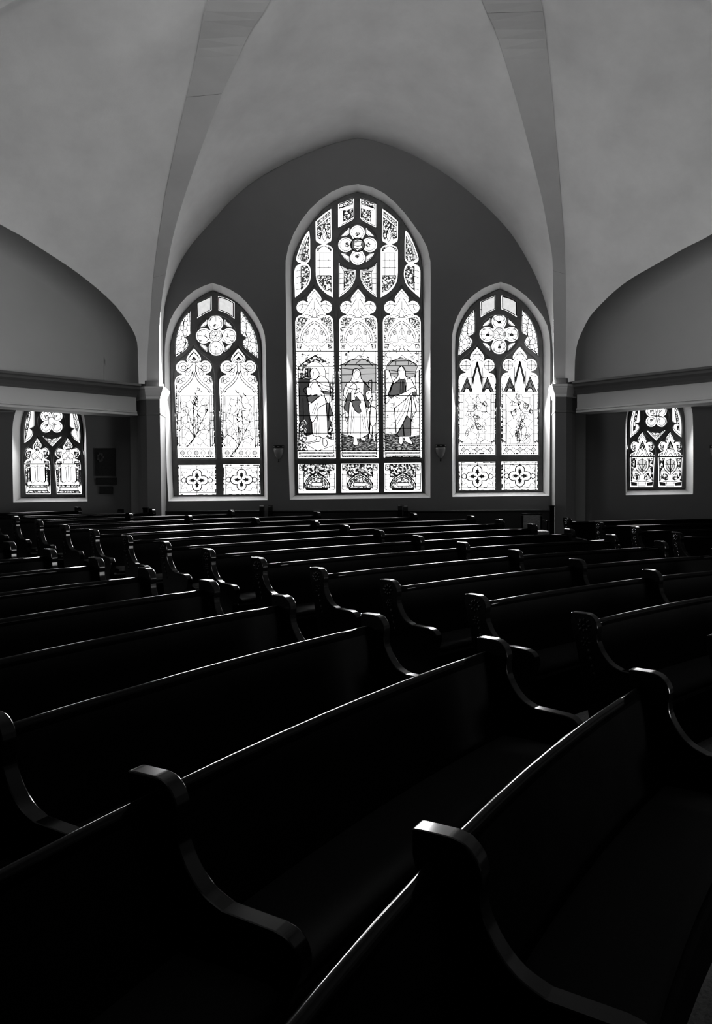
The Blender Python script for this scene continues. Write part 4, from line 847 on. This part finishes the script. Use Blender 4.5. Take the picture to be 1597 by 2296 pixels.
# --- windows 4 and 5: the small windows of the side aisles
def build_small(w, lab, cxs, ap, u, yb, cb, hb, ybar, OL, c, tri, rc, R, lobes, left):
    OR = mir(OL, c); rose = multifoil(rc, lobes)
    L = [lancet(cxs[i], ap[i], u, yb, cb[i], hb, 1.16) for i in (0, 1)]
    fr = window(w, lab, [OL, OR, tri], L, (rc, R, [rose]))
    for poly, R_ in ((OL, lambda q: q), (OR, lambda q: mir(q, c))):
        p = Pane(w, poly, fr); p.edge(12, .8); xs = [a for a, _ in poly]; ys = [b_ for _, b_ in poly]
        x0, x1, y0, y1 = min(OL, key=lambda q: q[0])[0], max(OL, key=lambda q: q[0])[0], min(ys), max(ys)
        if left:
            p.piece(R_([(x0 + 20, y1 - 40), (x0 + 22, y1 - 150), (x0 + 50, y0 + 130), (x1 - 30, y0 + 50), (x1 - 30, y0 + 80), (x0 + 72, y0 + 150), (x0 + 44, y1 - 140)]), 'g_mosaic', outline=.8)
        else: p.piece(R_([(x0 + 30, y1 - 70), (x0 + 34, y1 - 160), (x0 + 58, y0 + 110), (x1 - 24, y0 + 40), (x1 - 26, y0 + 110), (x0 + 62, y1 - 170), (x0 + 50, y1 - 80)]), 'g_leaf', outline=.8)
        p.done()
    p = Pane(w, tri, fr); p.edge(14, 1.0); q = shrink(tri, 26); p.piece(q, 'g_mosaic', outline=.8); p.done()
    p = Pane(w, rose, fr)
    for a, b_, r in lobes[:4]:
        p.line(circ(a, b_, r - 14, 18), .8, closed=True); dx, dy = rc[0] - a, rc[1] - b_
        p.piece([(a + dx * .1 - 18, b_ + dy * .1 - 14), (a + dx * .1 + 18, b_ + dy * .1 - 18), (a + dx * .5, b_ + dy * .5), (a + dx * .1 - 14, b_ + dy * .1 + 18)], 'g_mosaic', outline=.8)
    if left: p.line([(rc[0] - 30, rc[1] - 40), (rc[0] + 30, rc[1] - 40), (rc[0] + 26, rc[1] + 10), (rc[0], rc[1] + 44), (rc[0] - 26, rc[1] + 10)], 1.0, closed=True)
    else:
        p.line([(rc[0] - 60, rc[1] - 8), (rc[0] + 60, rc[1] + 4)], 1.6); p.line([(rc[0], rc[1] - 60), (rc[0] + 4, rc[1] + 60)], 1.4); p.line([(rc[0] - 50, rc[1] + 14), (rc[0] + 50, rc[1] - 14)], 1.2)
    p.done()
    for i in (0, 1):
        p = Pane(w, L[i][0], fr); cx, a0 = cxs[i], ap[i]; H_ = yb - a0; k = (cb[i] - cx) / H_; bar = ybar - a0
        N = lambda q: [(cx + a + k * b_, a0 + b_) for a, b_ in q]; NM = lambda q: N([(-a, b_) for a, b_ in q])
        p.line(N([(-hb - 8, bar), (hb + 8, bar)]), 2.6); p.edge(10, .9)
        if left:
            p.piece(N([(-28, 70), (0, 36), (28, 70), (34, 104), (0, 140), (-34, 104)]), 'g_mosaic', outline=1.0); p.line(N([(0, 110), (-26, 150), (0, 185), (26, 150)]), 1.0, closed=True)
            for f_ in (N, NM):
                p.piece(f_([(66, 140), (110, 145), (118, 185), (80, 205)]), 'g_leaf', outline=1.0); p.line(f_([(26, 150), (60, 180), (40, 230), (0, 200)]), .9, smooth=True); p.line(f_([(50, 262), (40, 220), (0, 190)]), .8, smooth=True); p.piece(f_([(70, 240), (112, 246), (118, 262), (66, 262)]), 'g_mosaic', outline=.8)
                p.piece(f_([(80, bar + 10), (122, bar + 10), (122, bar + 50), (104, bar + 30), (80, bar + 26)]), 'g_leaf', outline=.8); p.piece(f_([(84, bar + 45), (104, bar + 42), (104, H_ - 125), (84, H_ - 130)]), 'g_mosaic', outline=.9)
                p.piece(f_([(112, bar + 60), (126, bar + 60), (126, H_ - 90), (112, H_ - 90)]), 'g_mosaic', outline=.8); p.line(f_([(0, bar + 20), (26, bar + 36), (24, H_ - 150), (0, H_ - 130)]), .6); p.line(f_([(26, bar + 36), (50, bar + 20), (76, bar + 40), (76, H_ - 140), (50, H_ - 120), (24, H_ - 140)]), .6); p.line(f_([(80, bar + 30), (80, H_ - 140), (60, H_ - 112)]), 1.2)
                p.line(f_([(124, H_ - 96), (94, H_ - 72), (94, H_ - 38), (124, H_ - 12)]), 1.4)
            p.piece(N([(-118, H_ - 94), (118, H_ - 94), (94, H_ - 70), (-94, H_ - 70)]), 'g_mosaic', outline=1.2); p.piece(N([(-94, H_ - 36), (94, H_ - 36), (118, H_ - 12), (-118, H_ - 12)]), 'g_mosaic', outline=1.2); p.line(N([(0, bar + 8), (0, H_ - 130)]), .6)
        else:
            p.line(N([(0, 36), (-34, 74), (0, 150), (34, 74)]), 1.0, closed=True); p.piece(N([(-30, 150), (0, 100), (30, 150), (0, 200)]), 'g_mosaic', outline=1.0)
            for f_ in (N, NM):
                p.piece(f_([(66, 140), (104, 135), (112, 170), (80, 195)]), 'g_mosaic', outline=1.0); p.line(f_([(0, 90), (40, 190), (72, 258)]), 1.2); p.line(f_([(0, 110), (26, 190), (54, 258)]), .8); p.line(f_([(0, 220), (30, 258)]), .9); p.piece(f_([(80, 215), (116, 250), (84, 250)]), 'g_mosaic', outline=.8)
                p.piece(f_([(76, bar + 14), (116, bar + 10), (116, H_ - 60), (90, H_ - 90), (104, H_ - 170), (76, bar + 110)]), 'g_leaf', outline=.9); p.piece(f_([(30, H_ - 130), (70, H_ - 150), (88, H_ - 96), (50, H_ - 70), (22, H_ - 80)]), 'g_leaf', outline=.9)
                p.line(f_([(10, H_ - 130), (62, H_ - 190), (70, bar + 60), (60, bar + 10)]), 1.4, smooth=True); p.line(f_([(0, H_ - 170), (40, bar + 60)]), .8); p.piece(f_([(56, H_ - 46), (116, H_ - 52), (112, H_ - 16), (52, H_ - 14)]), 'g_black', outline=.8); p.line(f_([(0, H_ - 60), (60, H_ - 58), (120, H_ - 70)]), 1.0, smooth=True)
            p.piece(N([(-44, H_ - 200), (0, H_ - 150), (44, H_ - 200), (50, bar + 50), (0, bar + 20), (-50, bar + 50)]), 'g_pale', outline=1.0); p.line(N([(-60, bar + 80), (60, bar + 80)]), 1.0); p.line(N([(0, bar + 20), (0, H_ - 130)]), 1.8 if i else 1.0); p.line(N([(-110, bar + 150), (110, bar + 150)]), 1.2); p.line(N([(-40, H_ - 52), (-40, H_ - 10), (40, H_ - 10), (40, H_ - 52)]), 1.0)
        p.done()
OL4 = sm([[(352, 380), (356, 500), (356, 630)], [(356, 630), (340, 652), (308, 660)], [(308, 660), (338, 688), (344, 712), (330, 748), (302, 780), (250, 818)], [(250, 818), (248, 720), (262, 600), (290, 500), (352, 380)]])
build_small(4, 'small pointed stained glass window in the left side aisle, partly behind the beam', (388, 710), (762, 765), 137, 1352, (402, 728), 130, 1035, OL4, 545, [(438, 738), (490, 760), (545, 766), (600, 758), (654, 738), (600, 795), (546, 850), (492, 796)],
    (539, 586), 142, [(483, 531, 58), (598, 531, 58), (484, 644, 58), (598, 644, 58), (539, 586, 52)], True)
OL5 = sm([[(834, 370), (835, 480), (835, 582)], [(835, 582), (820, 604), (788, 612)], [(788, 612), (818, 632), (828, 660), (812, 695), (784, 722), (732, 765)], [(732, 765), (730, 650), (745, 540), (780, 440), (834, 370)]])
build_small(5, 'small pointed stained glass window in the right side aisle, partly behind the beam', (858, 1155), (708, 706), 131, 1288, (852, 1155), 122, 968, OL5, 1006, [(900, 682), (950, 704), (1005, 708), (1060, 702), (1112, 682), (1062, 740), (1008, 795), (952, 742)],
    (1006, 536), 134, [(952, 483, 57), (1060, 483, 57), (953, 591, 57), (1060, 591, 57), (1006, 536, 50)], False)
# ------------------------------------------------------------------ pews: long curved benches on rising arcs
def arcpt(R, th): return Vector((CC.x + R * cos(th), CC.y + R * sin(th)))
END_T = .066
def end_profile():                            # side view of a pew end: u forward from the back, z up
    segs = [[(.17, 0), (.155, .20), (.10, .50), (.03, .82), (0, .95)], [(0, .95), (0, 1.012)], [(0, 1.012), (.012, 1.02), (.112, 1.02)], [(.112, 1.02), (.15, 1.008), (.182, .975), (.196, .93), (.190, .89)],
            [(.190, .89), (.198, .83), (.235, .76), (.29, .705), (.36, .675)], [(.36, .675), (.54, .668)], [(.54, .668), (.585, .655), (.618, .62), (.625, .575), (.61, .53)], [(.61, .53), (.585, .47), (.578, .40), (.59, .20), (.61, .0)]]
    return sm(segs, 6) + [(.61, 0)]
PROF = end_profile()
def rounded_plate(name, prof, t, bev, mat):
    bm = bmesh.new(); vs = [bm.verts.new((0, u, z)) for u, z in prof]; fc = bm.faces.new(vs)
    r = bmesh.ops.extrude_face_region(bm, geom=[fc]); bmesh.ops.translate(bm, vec=(t, 0, 0), verts=[g for g in r['geom'] if isinstance(g, bmesh.types.BMVert)])
    bmesh.ops.recalc_face_normals(bm, faces=bm.faces)
    ed = [e for e in bm.edges if abs(e.verts[0].co.x - e.verts[1].co.x) < 1e-6]
    bmesh.ops.bevel(bm, geom=ed, offset=bev, segments=2, affect='EDGES', profile=.5)
    big = [f for f in bm.faces if len(f.verts) > 8]; bmesh.ops.triangulate(bm, faces=big)
    me = bpy.data.meshes.new(name); bm.to_mesh(me); bm.free(); me.materials.append(mat)
    for p in me.polygons: p.use_smooth = abs(p.normal.x) < .2 and p.normal.z < .985      # flat sides and flat cap, soft curves
    me.set_sharp_from_angle(angle=radians(18))
    return me
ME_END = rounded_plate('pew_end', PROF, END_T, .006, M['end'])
def rosette_mesh():
    bm = bmesh.new()
    for (cu, cz, R, n) in ((.098, .938, .058, 8), (.112, .828, .040, 6)):
        for k in range(n):
            a = 2 * pi * k / n; c = (cu + R * .62 * cos(a), cz + R * .62 * sin(a))
            m_ = Matrix.Translation((0, c[0], c[1])) @ Matrix.Rotation(a, 4, 'X') @ Matrix.Diagonal((.013, R * .40, R * .24, 1))
            bmesh.ops.create_icosphere(bm, subdivisions=1, radius=1, matrix=m_)
        bmesh.ops.create_icosphere(bm, subdivisions=1, radius=1, matrix=Matrix.Translation((0, cu, cz)) @ Matrix.Diagonal((.017, R * .26, R * .26, 1)))
    for k in range(4):                         # leaf tips falling down the stile
        bmesh.ops.create_icosphere(bm, subdivisions=1, radius=1, matrix=Matrix.Translation((0, .135 + .014 * k, .765 - .05 * k)) @ Matrix.Rotation(.35, 4, 'X') @ Matrix.Diagonal((.010, .018 - .002 * k, .030, 1)))
    me = bpy.data.meshes.new('rosette'); bm.to_mesh(me); bm.free(); me.materials.append(M['end'])
    for p in me.polygons: p.use_smooth = True
    return me
ME_ROS = rosette_mesh()
RAIL = [(.036, .893), (.034, .915), (.036, .929), (.042, .939), (.051, .944), (.060, .944), (.069, .939), (.075, .929), (.077, .915), (.075, .895)]
BACK = [(.168, .30), (.135, .45), (.075, .72), (.040, .90), (.074, .90), (.108, .72), (.165, .46), (.20, .30)]
SEAT = [(.15, .425), (.15, .450), (.54, .462), (.575, .455), (.585, .440), (.580, .420), (.55, .41)]
CUSH = [(.175, .452), (.178, .492), (.20, .508), (.36, .515), (.52, .512), (.555, .500), (.566, .478), (.556, .463)]
BASE = [(.50, .05), (.50, .42), (.525, .42), (.525, .05)]
def sweep(name, prof, R, a0, a1, root, mat, z0, smooth=False, step=.022, loc=None):
    n = max(int(abs(a1 - a0) / step), 2); vs = []; m = len(prof); base = root.location
    for i in range(n + 1):
        th = a0 + (a1 - a0) * i / n
        for u, z in prof:
            p = arcpt(R + .08 - u, th); vs.append((p.x - base.x, p.y - base.y, z0 + z - base.z))
    fs = [(i * m + j, i * m + (j + 1) % m, (i + 1) * m + (j + 1) % m, (i + 1) * m + j) for i in range(n) for j in range(m)]
    fs += [tuple(range(m)), tuple(range(n * m, n * m + m))]
    ob = mesh(name, vs, fs, mat, root)
    if smooth:
        for p in ob.data.polygons: p.use_smooth = len(p.vertices) == 4
    return ob
def put_end(root, R, th, z0, side):
    """side +1: panel lies beyond th (larger angle), -1: before it, 0: astride"""
    p = arcpt(R + .08, th); c_, s_ = cos(th), sin(th)
    ax = Vector((-s_, c_, 0)); ay = Vector((-c_, -s_, 0))          # thickness along the row, depth towards the pulpit
    off = {1: 0, -1: -END_T, 0: -END_T / 2}[side]
    o = bpy.data.objects.new('pew_end', ME_END); COL.objects.link(o); o.parent = root
    q = p + Vector((ax.x, ax.y)) * off
    o.matrix_local = Matrix(((ax.x, ay.x, 0, q.x - root.location.x), (ax.y, ay.y, 0, q.y - root.location.y), (0, 0, 1, z0 - root.location.z), (0, 0, 0, 1)))
    if side:
        r = bpy.data.objects.new('carved_rosette', ME_ROS); COL.objects.link(r); r.parent = o
        r.location = (END_T if side > 0 else 0, 0, 0)
    return o
ORD = ['front', 'second', 'third', 'fourth', 'fifth', 'sixth', 'seventh', 'eighth', 'ninth', 'tenth', 'eleventh', 'twelfth', 'thirteenth', 'fourteenth', 'fifteenth']
def pew(k, a0, a1, mids, label, group, lo_end=True, hi_end=True):
    R = RR0 + DR * k; z0 = SL * DR * k
    am = (a0 + a1) / 2; c = arcpt(R, am)
    root = empty('pew', (c.x, c.y, zfloor(c.x, c.y))); tag(root, label, 'pew', group)
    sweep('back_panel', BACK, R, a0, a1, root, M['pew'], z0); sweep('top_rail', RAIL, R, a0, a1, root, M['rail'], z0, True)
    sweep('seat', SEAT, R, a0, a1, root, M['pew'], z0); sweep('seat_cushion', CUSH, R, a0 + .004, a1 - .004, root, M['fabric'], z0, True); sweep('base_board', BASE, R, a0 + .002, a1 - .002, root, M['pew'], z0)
    if lo_end: put_end(root, R, a0, z0, -1)
    if hi_end: put_end(root, R, a1, z0, 1)
    for m_ in mids: put_end(root, R, m_, z0, 0)
    return root
D = radians
def wall_cut(R, yl):                          # angle at which a row meets the line Y = yl on its right side
    s = (yl - CC.y) / R
    return None if s >= 1 else math.pi - math.asin(s)
def wood_words(k): return 'long dark varnished curved pew'
for k in range(-1, 9):                        # left block
    R = RR0 + DR * k; hi = D(165) if k < 2 else D(161.5)
    x = (-8.7 - CC.x) / R
    if x > -1: hi = min(hi, math.acos(x))
    mids = [D({-1: 150.45, 0: 151.05, 1: 150.7}.get(k, 150.5))] if hi > D(152) else []
    pew(k, D({-1: 140.5, 0: 140.15, 1: 139.95, 2: 139.7, 3: 139.55, 4: 139.45}.get(k, 139.3)), hi, mids, 'dark curved pew, %s row of the left block counted from the bottom of the photo' % ORD[k + 1], 'pews of the left block')
for k in range(-1, 14):                       # middle block
    R = RR0 + DR * k; lo = D(115.0); hi = D(134.7)
    c_ = wall_cut(R, 14.72)
    full = not (c_ and c_ > lo)
    if not full: lo = c_
    x = (-8.7 - CC.x) / R
    mid = D(124.2) if full else (lo + hi) / 2 + D(.1)
    pew(k, lo, hi, [mid] if hi - lo > D(7.5) else [], 'dark curved pew, %s row of the middle block counted from the near right' % ORD[k + 1], 'pews of the middle block')
for k in range(1, 8):                         # right block
    R = RR0 + DR * k; hi = D(110.45); lo = D(92) if k < 5 else (D(94) if k < 6 else D(99.5))
    c_ = wall_cut(R, 15.0)
    if c_ and c_ > lo: lo = c_
    x = (8.7 - CC.x) / R
    if x < 1: lo = max(lo, math.acos(x))
    pew(k, lo, hi, [D(101.0)] if lo < D(99) else [], 'dark curved pew, %s row of the right block beyond the right aisle' % ORD[k - 1], 'pews of the right block')

# wall benches under the windows
def wall_bench(x0, x1, ypx, xm, label, ends):
    z = P(xm, ypx, 15.3).z; zb = zfloor((x0 + x1) / 2, 15.3); c = ((x0 + x1) / 2, 15.36)
    root = empty('wall_bench', (c[0], c[1], zb)); tag(root, label, 'bench', 'benches along the window wall')
    o = lambda nm, b_, m_: box_obj(nm, (b_[0] - c[0], b_[1] - c[0], b_[2] - c[1], b_[3] - c[1], b_[4] - zb, b_[5] - zb), m_, root, .006)
    o('back_panel', (x0, x1, 15.44, 15.50, zb + .02, z - .03), M['panel']); o('top_rail', (x0, x1, 15.41, 15.52, z - .03, z), M['panel'])
    o('seat', (x0, x1, 15.02, 15.44, zb + .40, zb + .44), M['panel']); o('front_board', (x0, x1, 15.08, 15.10, zb + .02, zb + .40), M['panel'])
    for e in ends:
        xe = x0 if e < 0 else x1 - .085
        bm = bmesh.new(); pr = [(15.52, zb + .01), (15.52, z + .09), (15.50, z + .105), (15.40, z + .105), (15.36, z + .08), (15.34, z), (15.30, z - .22), (15.22, z - .30), (15.06, z - .31), (15.02, z - .35), (15.02, zb + .01)]
        me = [Vector((xe - c[0], y - c[1], zz - zb)) for y, zz in pr]
        prism('bench_end', me, .085, M['end'], root, Vector((1, 0, 0)))
        bm.free()
xp = lambda px: P(px, 1140, 15.4).x
wall_bench(xp(330), xp(592), 1145.5, 460, 'dark panelled wall bench under the left tall window', (1,))
wall_bench(xp(602), xp(902), 1144.5, 750, 'dark panelled wall bench under the middle tall window', (-1, 1))
wall_bench(xp(905), xp(1236), 1144.5, 1070, 'dark panelled wall bench under the right tall window', (-1,))
wall_bench(xp(-120), xp(274), 1155, 140, 'dark wall bench in the left side aisle below the small window', (1,))
for nm, a, b_, yt, lab in (('newel_post', 321, 332, 1138, 'short square dark post at the foot of the left pier'), ('newel_post', 1233, 1243, 1133, 'short square dark post at the foot of the right pier')):
    x0, x1 = P(a, 1150, 14.8).x, P(b_, 1150, 14.8).x; z = P(a, yt, 14.8).z; zb = zfloor(x0, 14.8)
    root = empty(nm, ((x0 + x1) / 2, 14.82, zb)); tag(root, lab, 'post'); h = z - zb; w_ = (x1 - x0) / 2
    box_obj('shaft', (-w_, w_, -w_, w_, 0, h - .03), M['end'], root, .004); box_obj('cap', (-w_ - .006, w_ + .006, -w_ - .006, w_ + .006, h - .03, h), M['end'], root, .006)

# ------------------------------------------------------------------ small things
def sconce(px, py, lab):
    c = P(px, py, WY); k = 16.0 / F
    root = empty('wall_sconce', (c.x, WY, c.z)); tag(root, lab, 'wall lamp', 'sconces beside the middle window')
    def half_lathe(nm, prof, mat, n=16):
        rows = []
        for r, z in prof: rows.append([Vector((r * cos(pi + pi * i / n), r * .75 * sin(pi + pi * i / n) - .004, z)) for i in range(n + 1)])
        v, f = loft(rows); f.append(tuple(range(n, -1, -1))); return mesh(nm, v, f, mat, root, smooth=False)
    sh = half_lathe('shade', [(11.2 * k, .075), (11.0 * k, .02), (9.6 * k, -.045), (7.0 * k, -.105), (4.0 * k, -.142), (1.5 * k, -.158)], M['shade'])
    for p in sh.data.polygons: p.use_smooth = len(p.vertices) == 4
    half_lathe('metal_band', [(11.8 * k, .118), (12.4 * k, .116), (12.4 * k, .104), (11.6 * k, .100), (11.6 * k, .082), (12.2 * k, .078), (12.2 * k, .066), (11.4 * k, .064)], M['iron'])
    for i in range(3):
        a = pi + pi * (i + .5) / 3 - .22
        vs = []
        for j in range(4):
            for z in (.084, .098): vs.append(Vector((11.9 * k * cos(a + .15 * j), 11.9 * k * .75 * sin(a + .15 * j) - .006, z)))
        mesh('band_bead', vs, [(2 * j, 2 * j + 2, 2 * j + 3, 2 * j + 1) for j in range(3)], M['shade'], root)
    bm = bmesh.new(); bmesh.ops.create_cone(bm, cap_ends=True, segments=10, radius1=.011, radius2=.009, depth=.045, matrix=Matrix.Translation((0, -.02, -.178)))
    bmesh.ops.create_icosphere(bm, subdivisions=2, radius=.016, matrix=Matrix.Translation((0, -.02, -.206))); bm_obj('finial', bm, M['iron'], root, smooth=True)
    box_obj('back_plate', (-.05, .05, -.012, 0, -.13, .10), M['iron'], root, .003)
sconce(625, 1012, 'half-bowl wall sconce with dark metal band between the left and middle tall windows')
sconce(988, 1010, 'half-bowl wall sconce with dark metal band between the middle and right tall windows')
sconce(1604, 1012, 'half-bowl wall sconce cut off at the right edge of the photo')
def plaque(x0, x1, y0, y1, lab, rows, emblem=False):
    a, b_ = P(x0, y0, WY - .03), P(x1, y1, WY - .03); w_, h = b_.x - a.x, a.z - b_.z; c = Vector(((a.x + b_.x) / 2, WY, (a.z + b_.z) / 2))
    root = empty('wall_plaque', c); tag(root, lab, 'plaque', 'plaques beside the left aisle window')
    box_obj('plate', (-w_ / 2, w_ / 2, -.022, 0, -h / 2, h / 2), M['plaque'], root, .004)
    bm = bmesh.new(); t = .018
    for b2 in ((-w_ / 2, w_ / 2, h / 2 - t, h / 2), (-w_ / 2, w_ / 2, -h / 2, -h / 2 + t), (-w_ / 2, -w_ / 2 + t, -h / 2 + t, h / 2 - t), (w_ / 2 - t, w_ / 2, -h / 2 + t, h / 2 - t)): box(bm, b2[0], b2[1], -.034, -.021, b2[2], b2[3])
    bm_obj('frame', bm, M['plaque'], root)
    if emblem:
        bm = bmesh.new()
        for k in range(7): bmesh.ops.create_icosphere(bm, subdivisions=1, radius=1, matrix=Matrix.Translation((-w_ * .27 + .05 * cos(k * .9), -.024, h * .17 + .07 * sin(k * .9))) @ Matrix.Diagonal((.035, .008, .04, 1)))
        bm_obj('emblem', bm, M['dark_trim'], root, smooth=True)
plaque(213, 259, 1005, 1067, 'large dark bronze wall plaque with a small relief emblem, topmost of three', 8, True)
plaque(215, 261, 1071, 1087, 'wide low dark wall plaque, middle of three', 2)
plaque(223, 253, 1090.5, 1107.5, 'smallest dark wall plaque, lowest of three', 2)
# upholstered armchair at the head of the right aisle
ax, ay = P(1196, 1170, 14.3).x, 14.3; zb = zfloor(ax, ay); zt = P(1196, 1153.5, 14.45).z - zb; zs = P(1205, 1190, 14.05).z - zb
root = empty('armchair', (ax, ay, zb)); tag(root, 'square-backed upholstered armchair at the far end of the right aisle', 'armchair')
hw = (P(1215, 1170, 14.4).x - P(1176, 1170, 14.4).x) / 2
bm = bmesh.new(); box(bm, -hw, hw, .10, .17, zs - .02, zt); bm_obj('backrest', bm, M['chair'], root, bevel=.015)
box_obj('back_stile', (-hw - .035, -hw, .10, .16, 0, zt - .01), M['end'], root, .006); box_obj('back_stile', (hw, hw + .03, .10, .16, 0, zt - .03), M['end'], root, .006)
box_obj('top_rail', (-hw - .03, hw + .03, .09, .17, zt, zt + .025), M['end'], root, .006)
bm = bmesh.new(); box(bm, -hw + .01, hw + .06, -.34, .10, zs - .07, zs); bm_obj('seat_cushion', bm, M['chair'], root, bevel=.02)
box_obj('seat_frame', (-hw, hw + .04, -.32, .12, zs - .14, zs - .071), M['end'], root, .006)
for sx in (-hw + .02, hw + .01): box_obj('leg', (sx - .022, sx + .022, -.31, -.266, 0, zs - .14), M['end'], root, .004)
box_obj('arm', (hw + .012, hw + .06, -.28, .1, zs + .15, zs + .19), M['end'], root, .008); box_obj('arm_post', (hw + .02, hw + .05, -.26, -.22, zs - .10, zs + .15), M['end'], root, .004)
